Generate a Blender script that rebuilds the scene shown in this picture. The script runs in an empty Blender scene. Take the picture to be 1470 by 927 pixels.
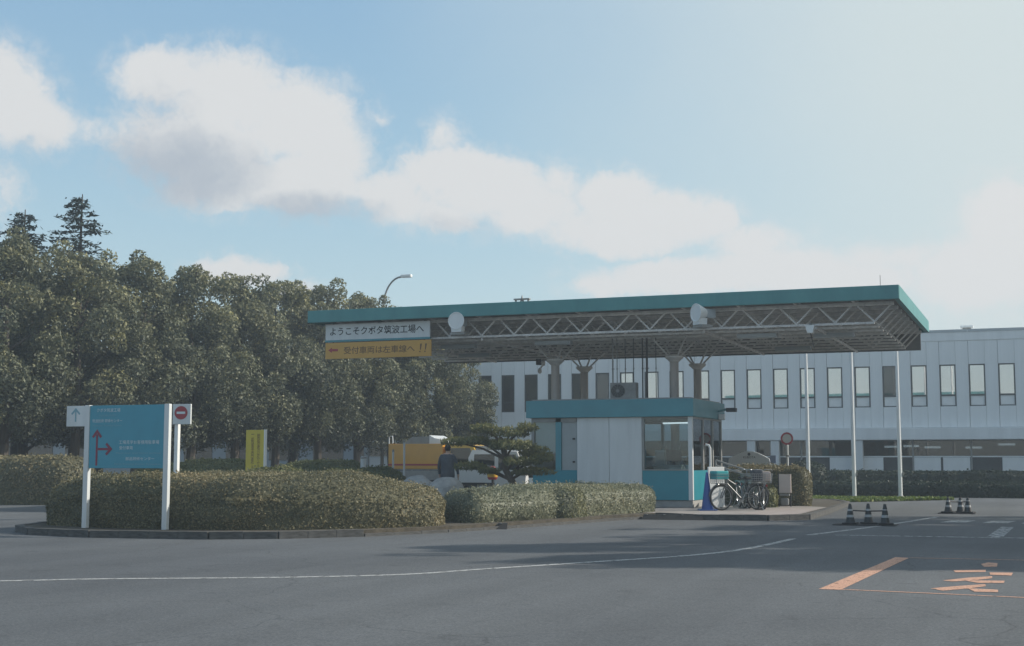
import bpy, bmesh, math, random
import numpy as np
from mathutils import Vector, Matrix
from mathutils.geometry import tessellate_polygon
R = math.radians
S = bpy.context.scene
COL = S.collection
random.seed(7)

# ------------------------------------------------------------------ camera
# world: X runs along the gatehouse front (to the right), Y runs into the yard, Z up; metres
YAW, PITCH, EYE = 21.2, math.degrees(math.atan(196.5/1950)), 1.43
cam = bpy.data.objects.new('camera', bpy.data.cameras.new('camera')); COL.objects.link(cam)
cam.location = (0, 0, EYE)
cam.rotation_euler = (R(90+PITCH), 0, R(YAW))
cam.data.sensor_width = 36; cam.data.lens = 36*1950/1470
cam.data.clip_start = .1; cam.data.clip_end = 6000
S.camera = cam

# ------------------------------------------------------------------ sky + sun
SUN_AZ, SUN_EL = 60.0, 30.0          # azimuth from +Y towards +X
SUNV = Vector((math.sin(R(SUN_AZ))*math.cos(R(SUN_EL)), math.cos(R(SUN_AZ))*math.cos(R(SUN_EL)), math.sin(R(SUN_EL))))
SKY_STRENGTH = 0.10
W = bpy.data.worlds.new('World'); S.world = W; W.use_nodes = True
def build_world():
    nt = W.node_tree; N = nt.nodes; L = nt.links; N.clear()
    def inp(sock, v):
        if hasattr(v, 'is_linked') or hasattr(v, 'links'): L.new(v, sock)
        else: sock.default_value = v
    def m(op, a, b=0.0, c=0.0, clamp=False):
        n = N.new('ShaderNodeMath'); n.operation = op; n.use_clamp = clamp
        inp(n.inputs[0], a); inp(n.inputs[1], b); inp(n.inputs[2], c); return n.outputs[0]
    def vm(op, a, b=(0,0,0), out=0):
        n = N.new('ShaderNodeVectorMath'); n.operation = op
        inp(n.inputs[0], a); inp(n.inputs[1], b); return n.outputs[out]
    def smooth(v, lo, hi):
        n = N.new('ShaderNodeMapRange'); n.interpolation_type = 'SMOOTHSTEP'
        inp(n.inputs[0], v); inp(n.inputs[1], lo); inp(n.inputs[2], hi); return n.outputs[0]
    def mix(f, a, b):
        n = N.new('ShaderNodeMix'); n.data_type = 'RGBA'; inp(n.inputs[0], f); inp(n.inputs[6], a); inp(n.inputs[7], b); return n.outputs[2]
    def noise(vec, scale, detail=6, rough=.55, w=0.0):
        n = N.new('ShaderNodeTexNoise'); n.noise_dimensions = '4D'; L.new(vec, n.inputs['Vector']); n.inputs['W'].default_value = w
        n.inputs['Scale'].default_value = scale; n.inputs['Detail'].default_value = detail; n.inputs['Roughness'].default_value = rough
        return n.outputs[0]
    tc = N.new('ShaderNodeTexCoord').outputs['Generated']
    sx = N.new('ShaderNodeSeparateXYZ'); L.new(tc, sx.inputs[0])
    az = m('MULTIPLY', m('ARCTAN2', sx.outputs[0], sx.outputs[1]), 180/math.pi)
    el = m('MULTIPLY', m('ARCSINE', sx.outputs[2]), 180/math.pi)
    azw = m('SUBTRACT', m('WRAP', m('ADD', az, 51.2), 60.0, 0.0), 51.2)     # the cloud bank goes on round the horizon
    cb = N.new('ShaderNodeCombineXYZ'); L.new(azw, cb.inputs[0]); L.new(el, cb.inputs[1])
    p = cb.outputs[0]
    def centred(n, amp): return m('MULTIPLY', m('SUBTRACT', n, .5), amp)
    w1 = N.new('ShaderNodeCombineXYZ')
    L.new(m('ADD', centred(noise(p, .30, 3, .5, 1.0), 1.3), centred(noise(p, 1.2, 6, .62, 5.0), 1.1)), w1.inputs[0])
    L.new(m('ADD', centred(noise(p, .30, 3, .5, 9.0), 1.0), centred(noise(p, 1.2, 6, .62, 14.0), .95)), w1.inputs[1])
    q = vm('ADD', p, w1.outputs[0])
    blobs = [(-35.91,15.47,2.13,1.26,1),(-33.19,14.86,3.2,2.01,1),(-30.56,14.13,2.94,2.03,1),(-34.0,12.7,3.6,1.86,1),(-30.52,11.5,3.52,1.49,1),
        (-28.93,12.9,1.71,1.94,1),(-36.41,13.14,2.11,1.39,.6),(-33.11,11.18,3.18,1.14,.8),(-26.79,14.25,.34,.42,.35),(-24.04,12.13,2.54,1.21,1),
        (-22.24,11.36,2.83,1.45,1),(-24.04,13.58,.9,.86,.5),(-23.88,10.1,1.78,.87,.7),(-20.31,10.49,2.38,1.17,1),(-16.65,10.81,1.83,1.39,1),
        (-14.54,9.96,2.63,1.22,1),(-12.49,9.99,1.1,.87,1),(-16.31,9.2,2.93,.82,.8),(-19.26,11.47,1.19,1.04,.6),(-26.4,11.23,2.08,1.16,.9),
        (-13.4,7.61,4.87,.81,1),(-9.93,7.82,3.65,1.04,1),(-6.84,7.33,2.47,.85,1),(-17.21,7.25,1.76,.53,.8),(-42.14,14.21,2.07,2.19,1),
        (-40.65,13.26,1.56,1.14,1),(-38.89,13.17,1.65,.6,.45),(-42.14,10.68,.78,1.36,.4),(-32.61,7.82,2.01,.63,1),(-30.44,7.0,1.3,.52,.8),
        (-2.22,7.35,2.86,1.66,1),(-10.8,9.0,2.1,.75,.7),(-25.5,10.6,2.2,1.0,.8),(-18.2,9.6,2.2,.9,.8),(-6.0,8.2,3.0,.7,.6),(-.97,9.08,2.07,2.19,1)]
    def field(lst, vec):
        f = None
        for a, e, ra, re, w in lst:
            d = vm('MULTIPLY', vm('SUBTRACT', vec, (a, e, 0)), (1/(ra*1.12), 1/(re*1.10), 0))
            v = m('MULTIPLY_ADD', vm('DOT_PRODUCT', d, d, 1), -w, w)
            if f is None: f = v
            else:
                n = N.new('ShaderNodeMath'); n.operation = 'SMOOTH_MAX'; inp(n.inputs[0], f); inp(n.inputs[1], v); n.inputs[2].default_value = .25; f = n.outputs[0]
        return f
    f = field(blobs, q)
    billow = m('SUBTRACT', 1.0, m('ABSOLUTE', m('MULTIPLY', centred(noise(q, 1.5, 7, .55, 3.0), 1.0), 3.6)))      # cauliflower edges
    f = m('ADD', f, m('ADD', m('MULTIPLY', m('SUBTRACT', billow, .55), .30), centred(noise(q, 4.0, 7, .66, 8.0), .42)))
    core = smooth(f, .0, m('ADD', .30, m('MULTIPLY', noise(p, .5, 3, .5, 41.0), .95)))
    wisp = m('MULTIPLY', smooth(f, -.75, .35), smooth(noise(q, 1.0, 9, .68, 17.0), .40, .66))                      # thin shreds round the banks
    dens = m('MAXIMUM', core, m('MULTIPLY', wisp, .42))
    shade = field([(-35.39,11.65,4.28,2.1,.9),(-36.0,13.86,1.98,1.66,.4),(-29.63,10.2,3.82,1.0,.8),(-40.6,11.89,2.43,1.09,.4),(-23.43,9.6,2.38,.73,.45)], q)
    shade = smooth(m('ADD', shade, m('ADD', centred(noise(q, .8, 7, .62, 22.0), .6), m('MULTIPLY', m('SUBTRACT', billow, .5), -.18))), -.02, .95)
    ccol = mix(shade, (.346,.350,.352,1), (.215,.24,.27,1))
    sky = N.new('ShaderNodeTexSky'); sky.sky_type = 'NISHITA'; sky.sun_disc = False
    sky.sun_elevation = R(SUN_EL); sky.sun_rotation = R(SUN_AZ); sky.air_density = 1.0; sky.dust_density = .25; sky.ozone_density = 1.6
    k = 1/SKY_STRENGTH
    # soft shoulder on the clear sky, channel by channel: c*a / (1 + b*a*c)
    ac = vm('MULTIPLY', sky.outputs[0], (1.15*SKY_STRENGTH, 1.5*SKY_STRENGTH, 2.15*SKY_STRENGTH))
    skyc = vm('DIVIDE', ac, vm('ADD', vm('MULTIPLY', ac, (1.62, 1.75, 2.02)), (1, 1, 1)))
    skyc = vm('MULTIPLY', skyc, (1/SKY_STRENGTH,)*3)
    # thin high veil, thickest towards the sun
    cosang = vm('DOT_PRODUCT', tc, tuple(SUNV), 1)
    veil = smooth(m('ADD', cosang, centred(noise(p, .12, 4, .5, 31.0), .12)), .16, .56)
    veil = m('MULTIPLY', veil, .95)
    def scl(c):
        n = N.new('ShaderNodeVectorMath'); n.operation = 'SCALE'; inp(n.inputs[0], c); n.inputs[3].default_value = k; return n.outputs[0]
    c1 = mix(veil, skyc, scl((.306,.342,.346)))
    c2 = mix(m('MULTIPLY', dens, .97), c1, scl(ccol))
    bg = N.new('ShaderNodeBackground'); L.new(c2, bg.inputs[0]); bg.inputs[1].default_value = SKY_STRENGTH
    out = N.new('ShaderNodeOutputWorld'); L.new(bg.outputs[0], out.inputs[0])
build_world()
sun = bpy.data.objects.new('sun', bpy.data.lights.new('sun', 'SUN')); COL.objects.link(sun)
sun.data.energy = 2.3; sun.data.angle = R(.55); sun.data.color = (1, .93, .82)
sun.rotation_euler = SUNV.to_track_quat('Z', 'Y').to_euler(); sun.location = (20, 20, 30)
S.view_settings.view_transform = 'Standard'; S.view_settings.look = 'None'
S.view_settings.exposure = 1.1; S.view_settings.gamma = 1; S.view_settings.use_curve_mapping = False

# ------------------------------------------------------------------ materials
M = {}
def mat(name, c, rough=.6, var=.12, scale=3.0, bump=0.0, bscale=40., metal=0.0, c2=None, coat=0.0, spec=.5, detail=6, stretch=None):
    """procedural: base colour broken by two octaves of noise, optional relief"""
    m = bpy.data.materials.new(name); m.use_nodes = True; nt = m.node_tree; N = nt.nodes; L = nt.links
    b = N['Principled BSDF']; b.inputs['Roughness'].default_value = rough; b.inputs['Metallic'].default_value = metal
    b.inputs['Coat Weight'].default_value = coat; b.inputs['Specular IOR Level'].default_value = spec
    tc = N.new('ShaderNodeTexCoord'); vec = tc.outputs['Object']
    if stretch:
        mp = N.new('ShaderNodeMapping'); mp.inputs['Scale'].default_value = stretch; L.new(vec, mp.inputs[0]); vec = mp.outputs[0]
    n = N.new('ShaderNodeTexNoise'); n.inputs['Scale'].default_value = scale; n.inputs['Detail'].default_value = detail; n.inputs['Roughness'].default_value = .65
    L.new(vec, n.inputs['Vector'])
    r = N.new('ShaderNodeValToRGB'); L.new(n.outputs[0], r.inputs[0])
    d = c2 if c2 else tuple(x*(1-2*var) for x in c)
    r.color_ramp.elements[0].position = .32; r.color_ramp.elements[1].position = .68
    r.color_ramp.elements[0].color = (*d, 1); r.color_ramp.elements[1].color = (*c, 1)
    L.new(r.outputs[0], b.inputs['Base Color'])
    if bump:
        n2 = N.new('ShaderNodeTexNoise'); n2.inputs['Scale'].default_value = bscale; n2.inputs['Detail'].default_value = 4; L.new(vec, n2.inputs['Vector'])
        bp = N.new('ShaderNodeBump'); bp.inputs['Strength'].default_value = bump; bp.inputs['Distance'].default_value = .02
        L.new(n2.outputs[0], bp.inputs['Height']); L.new(bp.outputs[0], b.inputs['Normal'])
    M[name] = m; return m
mat('teal_paint', (.060,.265,.32), .45, .10, 1.2, c2=(.050,.22,.27), coat=.1)
mat('teal_fascia', (.080,.28,.285), .55, .12, 1.6, c2=(.058,.225,.235), stretch=(1,1,.3))
mat('teal_panel', (.022,.25,.32), .4, .08, 2.0, coat=.15)
mat('sign_teal', (.055,.30,.40), .45, .05, 2.5)
mat('white_paint', (.80,.81,.80), .5, .05, 2.0)
mat('white_panel', (.66,.685,.69), .45, .09, 2.4, stretch=(1,1,.12))
mat('cladding', (.79,.81,.81), .5, .07, 1.6, stretch=(1,1,.08))
mat('cladding_dark', (.44,.48,.50), .55, .06, .8)
mat('grey_steel', (.30,.30,.29), .5, .15, 4.0)
mat('truss_steel', (.84,.81,.78), .55, .2, 3.0)
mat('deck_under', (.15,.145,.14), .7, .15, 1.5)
mat('column_paint', (.52,.47,.44), .55, .1, 3.0, stretch=(1,1,.3))
mat('dark_metal', (.035,.037,.04), .5, .2, 5.0)
mat('black_rubber', (.018,.018,.02), .75, .2, 8.0, bump=.3, bscale=60)
mat('window_frame', (.055,.065,.07), .4, .1, 5)
mat('orange_sign', (.60,.33,.07), .5, .06, 2.0)
mat('yellow_sign', (.60,.47,.05), .5, .06, 3.0)
mat('ink_dark', (.03,.035,.04), .6, 0, 1)
mat('ink_brown', (.16,.085,.03), .6, 0, 1)
mat('ink_red', (.36,.03,.045), .5, .05, 5)
mat('ink_white', (.62,.68,.70), .5, 0, 1)
mat('ink_pale', (.20,.36,.42), .5, 0, 1)
mat('concrete', (.36,.355,.34), .85, .14, 2.5, bump=.3, bscale=30)
mat('kerb_concrete', (.115,.114,.110), .9, .28, 3.5, bump=.4, bscale=35)
mat('paving', (.36,.33,.31), .85, .14, 2.5, bump=.25, bscale=40)
mat('pink_paving', (.40,.345,.32), .85, .12, 4, bump=.2, bscale=40)
mat('soil', (.10,.085,.062), .95, .3, 4, bump=.6, bscale=18)
mat('bark', (.10,.082,.066), .9, .3, 6, bump=.7, bscale=14, stretch=(1,1,.2))
mat('blue_plastic', (.015,.075,.30), .4, .1, 4, coat=.1)
mat('turquoise_plastic', (.05,.42,.44), .4, .1, 4)
mat('truck_orange', (.66,.33,.045), .38, .07, 2, coat=.3)
mat('truck_yellow', (.72,.42,.04), .35, .05, 2, coat=.4)
mat('vehicle_white', (.74,.75,.75), .3, .04, 2, coat=.5)
mat('tyre', (.02,.02,.021), .85, .2, 8)
mat('chrome', (.40,.41,.42), .32, .08, 6, metal=1)
mat('bike_grey', (.13,.135,.14), .4, .15, 6, metal=.4)
mat('jacket', (.07,.08,.098), .85, .15, 10, bump=.4, bscale=25)
mat('trousers', (.28,.275,.26), .85, .12, 10, bump=.3, bscale=25)
mat('skin', (.50,.33,.25), .55, .06, 8)
mat('hair', (.012,.011,.011), .6, .2, 20)
mat('beige_board', (.62,.52,.47), .6, .06, 4)
mat('desk_white', (.55,.55,.53), .5, .06, 3)
mat('interior', (.20,.205,.20), .7, .1, 2)
mat('reflection_backing', (.92,.93,.92), .6, .05, 1.2, stretch=(1,1,.6))  # pale tone painted for sky mirrored in window panes
mat('dark_backing', (.045,.055,.062), .5, .25, 1.3)
mat('rock', (.40,.395,.38), .9, .2, 3, bump=.6, bscale=8)
mat('far_wall', (.30,.33,.35), .7, .1, .4)

def glass(name, tint=(.72,.80,.82), refl=1.0, ior=1.5, film=0.0):
    m = bpy.data.materials.new(name); m.use_nodes = True; N = m.node_tree.nodes; L = m.node_tree.links; N.clear()
    t = N.new('ShaderNodeBsdfTransparent'); t.inputs[0].default_value = (*tint, 1)
    g = N.new('ShaderNodeBsdfGlossy'); g.inputs['Roughness'].default_value = .02; g.inputs[0].default_value = (refl,refl,refl,1)
    # faint ripple in the pane so that reflections break
    tc = N.new('ShaderNodeTexCoord'); nz = N.new('ShaderNodeTexNoise'); nz.inputs['Scale'].default_value = 1.5; L.new(tc.outputs['Object'], nz.inputs['Vector'])
    bp = N.new('ShaderNodeBump'); bp.inputs['Strength'].default_value = .012; bp.inputs['Distance'].default_value = .05; L.new(nz.outputs[0], bp.inputs['Height']); L.new(bp.outputs[0], g.inputs['Normal'])
    f = N.new('ShaderNodeFresnel'); f.inputs[0].default_value = ior
    fm = N.new('ShaderNodeMath'); fm.operation = 'ADD'; fm.use_clamp = True; L.new(f.outputs[0], fm.inputs[0]); fm.inputs[1].default_value = film
    x = N.new('ShaderNodeMixShader'); L.new(fm.outputs[0], x.inputs[0]); L.new(t.outputs[0], x.inputs[1]); L.new(g.outputs[0], x.inputs[2])
    o = N.new('ShaderNodeOutputMaterial'); L.new(x.outputs[0], o.inputs[0]); M[name] = m
glass('glass'); glass('office_glass', (.97,.98,.98), 1, 1.5); glass('film_glass', (.95,.96,.96), 1, 1.5, .30); glass('dark_glass', (.34,.38,.40), 1, 1.6)

def leafmat(name, cols, rough=.55, trans=.25):
    m = bpy.data.materials.new(name); m.use_nodes = True; N = m.node_tree.nodes; L = m.node_tree.links
    b = N['Principled BSDF']; b.inputs['Roughness'].default_value = rough; b.inputs['Specular IOR Level'].default_value = .3
    a = N.new('ShaderNodeAttribute'); a.attribute_name = 'tint'
    r = N.new('ShaderNodeValToRGB'); L.new(a.outputs['Fac'], r.inputs[0])
    e = r.color_ramp.elements; e[0].color = (*cols[0],1); e[1].color = (*cols[-1],1)
    for i, c in enumerate(cols[1:-1]):
        k = e.new((i+1)/(len(cols)-1)); k.color = (*c,1)
    L.new(r.outputs[0], b.inputs['Base Color'])
    t = N.new('ShaderNodeBsdfTranslucent'); L.new(r.outputs[0], t.inputs[0])
    x = N.new('ShaderNodeMixShader'); x.inputs[0].default_value = trans
    o = N['Material Output']; L.new(b.outputs[0], x.inputs[1]); L.new(t.outputs[0], x.inputs[2]); L.new(x.outputs[0], o.inputs[0])
    M[name] = m
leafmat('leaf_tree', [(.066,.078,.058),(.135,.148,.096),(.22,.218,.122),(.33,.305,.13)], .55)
leafmat('leaf_hedge', [(.10,.102,.066),(.19,.178,.105),(.27,.232,.135),(.34,.26,.155)], .6)
leafmat('leaf_hedge_pale', [(.13,.145,.10),(.23,.24,.165),(.33,.32,.21),(.42,.37,.25)], .5)
leafmat('leaf_conifer', [(.015,.030,.026),(.030,.050,.038),(.050,.070,.045)], .6, .1)
leafmat('leaf_pine', [(.09,.105,.06),(.18,.185,.085),(.30,.275,.115)], .6, .3)
leafmat('leaf_azalea', [(.085,.10,.045),(.155,.165,.07),(.23,.21,.09)], .65)
leafmat('leaf_far', [(.016,.030,.022),(.030,.048,.032),(.045,.065,.038)], .6)
leafmat('grass_blade', [(.07,.12,.025),(.13,.19,.035),(.20,.23,.05)], .6)

def asphalt():
    m = bpy.data.materials.new('asphalt'); m.use_nodes = True; N = m.node_tree.nodes; L = m.node_tree.links
    b = N['Principled BSDF']; b.inputs['Specular IOR Level'].default_value = .35
    tc = N.new('ShaderNodeTexCoord'); v = tc.outputs['Object']
    def nz(s, d=6, r=.6, vec=v):
        n = N.new('ShaderNodeTexNoise'); n.inputs['Scale'].default_value = s; n.inputs['Detail'].default_value = d; n.inputs['Roughness'].default_value = r; L.new(vec, n.inputs['Vector']); return n.outputs[0]
    def ramp(f, p0, c0, p1, c1):
        r = N.new('ShaderNodeValToRGB'); L.new(f, r.inputs[0]); r.color_ramp.elements[0].position = p0; r.color_ramp.elements[1].position = p1
        r.color_ramp.elements[0].color = (*c0,1); r.color_ramp.elements[1].color = (*c1,1); return r.outputs[0]
    def mul(a, c):
        n = N.new('ShaderNodeMix'); n.data_type = 'RGBA'; n.blend_type = 'MULTIPLY'; n.inputs[0].default_value = 1; L.new(a, n.inputs[6]); L.new(c, n.inputs[7]); return n.outputs[2]
    base = ramp(nz(.22, 8, .62), .3, (.098,.106,.116), .7, (.132,.140,.148))
    agg = mul(ramp(nz(34, 3, .75), .34, (.60,.60,.60), .68, (1.28,1.27,1.26)), ramp(nz(9, 4, .7), .3, (.86,.86,.86), .7, (1.1,1.1,1.1)))
    mp = N.new('ShaderNodeMapping'); mp.inputs['Scale'].default_value = (.9,.07,1); mp.inputs['Rotation'].default_value = (0,0,.35); L.new(v, mp.inputs[0])
    track = ramp(nz(1.0, 5, .6, mp.outputs[0]), .35, (.86,.86,.86), .62, (1.05,1.05,1.05))   # worn wheel tracks
    blot = mul(ramp(nz(1.7, 6, .7), .30, (.74,.74,.74), .42, (1,1,1)), ramp(nz(.09, 3, .5), .40, (.88,.885,.89), .47, (1.04,1.04,1.03)))
    vo = N.new('ShaderNodeTexVoronoi'); vo.feature = 'DISTANCE_TO_EDGE'; vo.inputs['Scale'].default_value = .22; vo.inputs['Randomness'].default_value = 1
    wv = N.new('ShaderNodeVectorMath'); wv.operation = 'ADD'; L.new(v, wv.inputs[0])
    wn = N.new('ShaderNodeTexNoise'); wn.inputs['Scale'].default_value = .8; wn.inputs['Detail'].default_value = 8; L.new(v, wn.inputs['Vector']); L.new(wn.outputs[1], wv.inputs[1]); L.new(wv.outputs[0], vo.inputs['Vector'])
    crack = ramp(vo.outputs[0], .0006, (.66,.66,.66), .0022, (1,1,1))
    L.new(mul(mul(mul(mul(base, agg), track), blot), crack), b.inputs['Base Color'])
    rr = N.new('ShaderNodeMapRange'); L.new(nz(.5, 5), rr.inputs[0]); rr.inputs[3].default_value = .78; rr.inputs[4].default_value = .95; L.new(rr.outputs[0], b.inputs['Roughness'])
    bp = N.new('ShaderNodeBump'); bp.inputs['Strength'].default_value = .55; bp.inputs['Distance'].default_value = .012; L.new(nz(70, 3, .7), bp.inputs['Height']); L.new(bp.outputs[0], b.inputs['Normal'])
    M['asphalt'] = m
asphalt()
def paint(name, c, wear):
    m = bpy.data.materials.new(name); m.use_nodes = True; N = m.node_tree.nodes; L = m.node_tree.links
    b = N['Principled BSDF']; b.inputs['Roughness'].default_value = .8; b.inputs['Base Color'].default_value = (*c,1)
    tc = N.new('ShaderNodeTexCoord'); fac = None
    for s, lo, hi in ((9, .5-.16+wear*.2, .5+wear*.2), (45, .30, .46)):
        n = N.new('ShaderNodeTexNoise'); n.inputs['Scale'].default_value = s; n.inputs['Detail'].default_value = 6; L.new(tc.outputs['Object'], n.inputs['Vector'])
        r = N.new('ShaderNodeMapRange'); L.new(n.outputs[0], r.inputs[0]); r.inputs[1].default_value = lo; r.inputs[2].default_value = hi; r.inputs[3].default_value = .25
        if fac is None: fac = r.outputs[0]
        else:
            k = N.new('ShaderNodeMath'); k.operation = 'MULTIPLY'; L.new(fac, k.inputs[0]); L.new(r.outputs[0], k.inputs[1]); fac = k.outputs[0]
    t = N.new('ShaderNodeBsdfTransparent'); x = N.new('ShaderNodeMixShader'); L.new(fac, x.inputs[0]); L.new(t.outputs[0], x.inputs[1]); L.new(b.outputs[0], x.inputs[2])
    L.new(x.outputs[0], N['Material Output'].inputs[0]); M[name] = m
paint('road_white', (.42,.42,.41), 0.05); paint('road_white_worn', (.40,.41,.41), .3); paint('road_orange', (.56,.31,.21), -.35)
m_ = mat('lamp_glow', (.8,.8,.78), .4, 0, 1); m_.node_tree.nodes['Principled BSDF'].inputs['Emission Color'].default_value = (.9,.97,1,1); m_.node_tree.nodes['Principled BSDF'].inputs['Emission Strength'].default_value = .45

# ------------------------------------------------------------------ mesh helpers
class MB:
    def __init__(s): s.v = []; s.f = []
    def add(s, vs, fs):
        o = len(s.v); s.v += [tuple(map(float, p)) for p in vs]; s.f += [tuple(i+o for i in f) for f in fs]; return s
    def box(s, x0, x1, y0, y1, z0, z1, c=0.0):
        if c <= 0:
            v = [(x,y,z) for z in (z0,z1) for y in (y0,y1) for x in (x0,x1)]
            return s.add(v, [(0,2,3,1),(4,5,7,6),(0,1,5,4),(2,6,7,3),(0,4,6,2),(1,3,7,5)])
        bm = bmesh.new(); bmesh.ops.create_cube(bm, size=1)
        for q in bm.verts: q.co = Vector(((x0+x1)/2+q.co.x*(x1-x0), (y0+y1)/2+q.co.y*(y1-y0), (z0+z1)/2+q.co.z*(z1-z0)))
        bmesh.ops.bevel(bm, geom=bm.edges[:], offset=min(c, .45*min(x1-x0,y1-y0,z1-z0)), segments=2, profile=.6, affect='EDGES')
        bm.verts.index_update(); s.add([q.co[:] for q in bm.verts], [tuple(q.index for q in f.verts) for f in bm.faces]); bm.free(); return s
    def tube(s, pts, r, n=8, cap=True, closed=False):
        pts = [Vector(p) for p in pts]; k = len(pts); rs = r if isinstance(r, (list, tuple)) else [r]*k
        o = len(s.v); up = None
        for i, p in enumerate(pts):
            if closed: t = pts[(i+1) % k]-pts[i-1]
            else: t = pts[min(i+1,k-1)]-pts[max(i-1,0)]
            t.normalize()
            if up is None: up = t.orthogonal().normalized()
            a = (up - t*up.dot(t))
            a = a.normalized() if a.length > 1e-6 else t.orthogonal().normalized()
            up = a; b = t.cross(a)
            for j in range(n):
                w = 2*math.pi*j/n; s.v.append(tuple(p + (a*math.cos(w)+b*math.sin(w))*rs[i]))
        for i in range(k if closed else k-1):
            i2 = (i+1) % k
            for j in range(n):
                j2 = (j+1) % n; s.f.append((o+i*n+j, o+i*n+j2, o+i2*n+j2, o+i2*n+j))
        if cap and not closed:
            s.f.append(tuple(o+j for j in reversed(range(n)))); s.f.append(tuple(o+(k-1)*n+j for j in range(n)))
        return s
    def lathe(s, prof, n=16, c=(0,0,0), axis='Z'):
        o = len(s.v)
        for r, h in prof:
            for j in range(n):
                w = 2*math.pi*j/n; a, b = r*math.cos(w), r*math.sin(w)
                p = {'Z':(a,b,h),'Y':(a,h,b),'X':(h,a,b)}[axis]; s.v.append((p[0]+c[0],p[1]+c[1],p[2]+c[2]))
        for i in range(len(prof)-1):
            for j in range(n):
                j2 = (j+1) % n; s.f.append((o+i*n+j, o+i*n+j2, o+(i+1)*n+j2, o+(i+1)*n+j))
        s.f.append(tuple(o+j for j in reversed(range(n)))); s.f.append(tuple(o+(len(prof)-1)*n+j for j in range(n)))
        return s
    def prism(s, poly, h0, h1, axis='Z'):
        """extrude a polygon (list of 2d points) along an axis; for 'Y' the polygon is in (x, z)"""
        n = len(poly); o = len(s.v)
        for h in (h0, h1):
            for a, b in poly: s.v.append({'Z':(a,b,h),'Y':(a,h,b),'X':(h,a,b)}[axis])
        tri = tessellate_polygon([[Vector((a,b,0)) for a,b in poly]])
        for t in tri: s.f.append(tuple(o+i for i in t)); s.f.append(tuple(o+n+i for i in reversed(t)))
        for i in range(n): j = (i+1) % n; s.f.append((o+i,o+j,o+n+j,o+n+i))
        return s
    def mesh(s, name, material=None, smooth=False):
        me = bpy.data.meshes.new(name); me.from_pydata(s.v, [], s.f); me.validate()
        bm = bmesh.new(); bm.from_mesh(me); bmesh.ops.recalc_face_normals(bm, faces=bm.faces[:]); bm.to_mesh(me); bm.free()
        if material: me.materials.append(M[material])
        if smooth:
            me.polygons.foreach_set('use_smooth', [True]*len(me.polygons)); 
            try: me.set_sharp_from_angle(angle=R(35))
            except Exception: pass
        me.update(); return me
    def build(s, name, material, parent=None, smooth=False, loc=None):
        return link(name, s.mesh(name, material, smooth), parent, loc)
def link(name, me, parent=None, loc=None, rz=0):
    o = bpy.data.objects.new(name, me); COL.objects.link(o); o.parent = parent
    if loc: o.location = loc
    if rz: o.rotation_euler.z = rz
    return o
def tag(o, label, cat, group=None):
    o['label'] = label; o['category'] = cat
    if group: o['group'] = group
    return o
def thing(name, label, cat, loc=(0,0,0), rz=0, group=None):
    o = bpy.data.objects.new(name, None); COL.objects.link(o); o.location = loc; o.rotation_euler.z = rz; o.empty_display_size = .3
    return tag(o, label, cat, group)
def struct(o): o['kind'] = 'structure'; return o
def copy_tree(o, parent=None):
    c = o.copy(); COL.objects.link(c); c.parent = parent
    for ch in list(o.children): copy_tree(ch, c)
    return c
def text_mesh(body, w, h, x, z, y, material, parent, name='lettering', align='LEFT', bold=.0, mode='XZ'):
    """flat print in the plane y = const facing -Y, fitted to a box of width w and height h whose lower left corner is x, z"""
    c = bpy.data.curves.new('txt', 'FONT'); c.body = body; c.offset = bold; c.resolution_u = 2; c.space_line = .88
    if align == 'CENTER': c.align_x = 'CENTER'
    o = bpy.data.objects.new('txt', c); COL.objects.link(o)
    me = bpy.data.meshes.new_from_object(o.evaluated_get(bpy.context.evaluated_depsgraph_get())); bpy.data.objects.remove(o)
    n = len(me.vertices); a = np.empty(n*3, np.float32); me.vertices.foreach_get('co', a); a = a.reshape(-1,3)
    lo, hi = a.min(0), a.max(0); sx, sy = w/(hi[0]-lo[0]), h/(hi[1]-lo[1])
    b = np.empty_like(a); b[:,0] = x+(a[:,0]-lo[0])*sx
    if mode == 'XZ': b[:,1] = y; b[:,2] = z+(a[:,1]-lo[1])*sy
    me.vertices.foreach_set('co', b.ravel()); me.materials.clear(); me.materials.append(M[material]); me.update()
    return link(name, me, parent)

rng = np.random.default_rng(11)
def leaf_mesh(name, C, Nn, size, material, tint, aspect=.55, base=None, flat=False):
    """one diamond leaf per point C with normal Nn; base = (verts, faces, tint) of a core surface in the same mesh"""
    n = len(C); size = np.asarray(size).reshape(-1,1)
    t = rng.normal(size=(n,3)); t -= Nn*(t*Nn).sum(1, keepdims=True); t /= np.linalg.norm(t, axis=1, keepdims=True)+1e-9
    b = np.cross(Nn, t)
    V = np.stack([C-t*size, C+b*size*aspect, C+t*size, C-b*size*aspect], 1).reshape(-1,3)
    bv, bf, bt = base if base is not None else (np.zeros((0,3)), [], 0)
    nb = len(bv); V = np.vstack([bv, V]) if nb else V
    F = np.arange(n*4).reshape(-1,4)+nb
    me = bpy.data.meshes.new(name); 
    nbl = sum(len(f) for f in bf)
    me.vertices.add(len(V)); me.vertices.foreach_set('co', V.astype(np.float32).ravel())
    loops = np.concatenate([np.array([i for f in bf for i in f], dtype=np.int32), F.ravel().astype(np.int32)])
    starts = np.concatenate([np.cumsum([0]+[len(f) for f in bf])[:-1] if bf else np.zeros(0), nbl+np.arange(n)*4]).astype(np.int32)
    me.loops.add(len(loops)); me.loops.foreach_set('vertex_index', loops)
    me.polygons.add(len(starts)); me.polygons.foreach_set('loop_start', starts)
    me.update(calc_edges=True); me.validate()
    at = me.attributes.new('tint', 'FLOAT', 'FACE')
    tt = np.concatenate([np.full(len(bf), bt), np.asarray(tint)]).astype(np.float32)
    at.data.foreach_set('value', tt); me.materials.append(M[material]); return me
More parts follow.
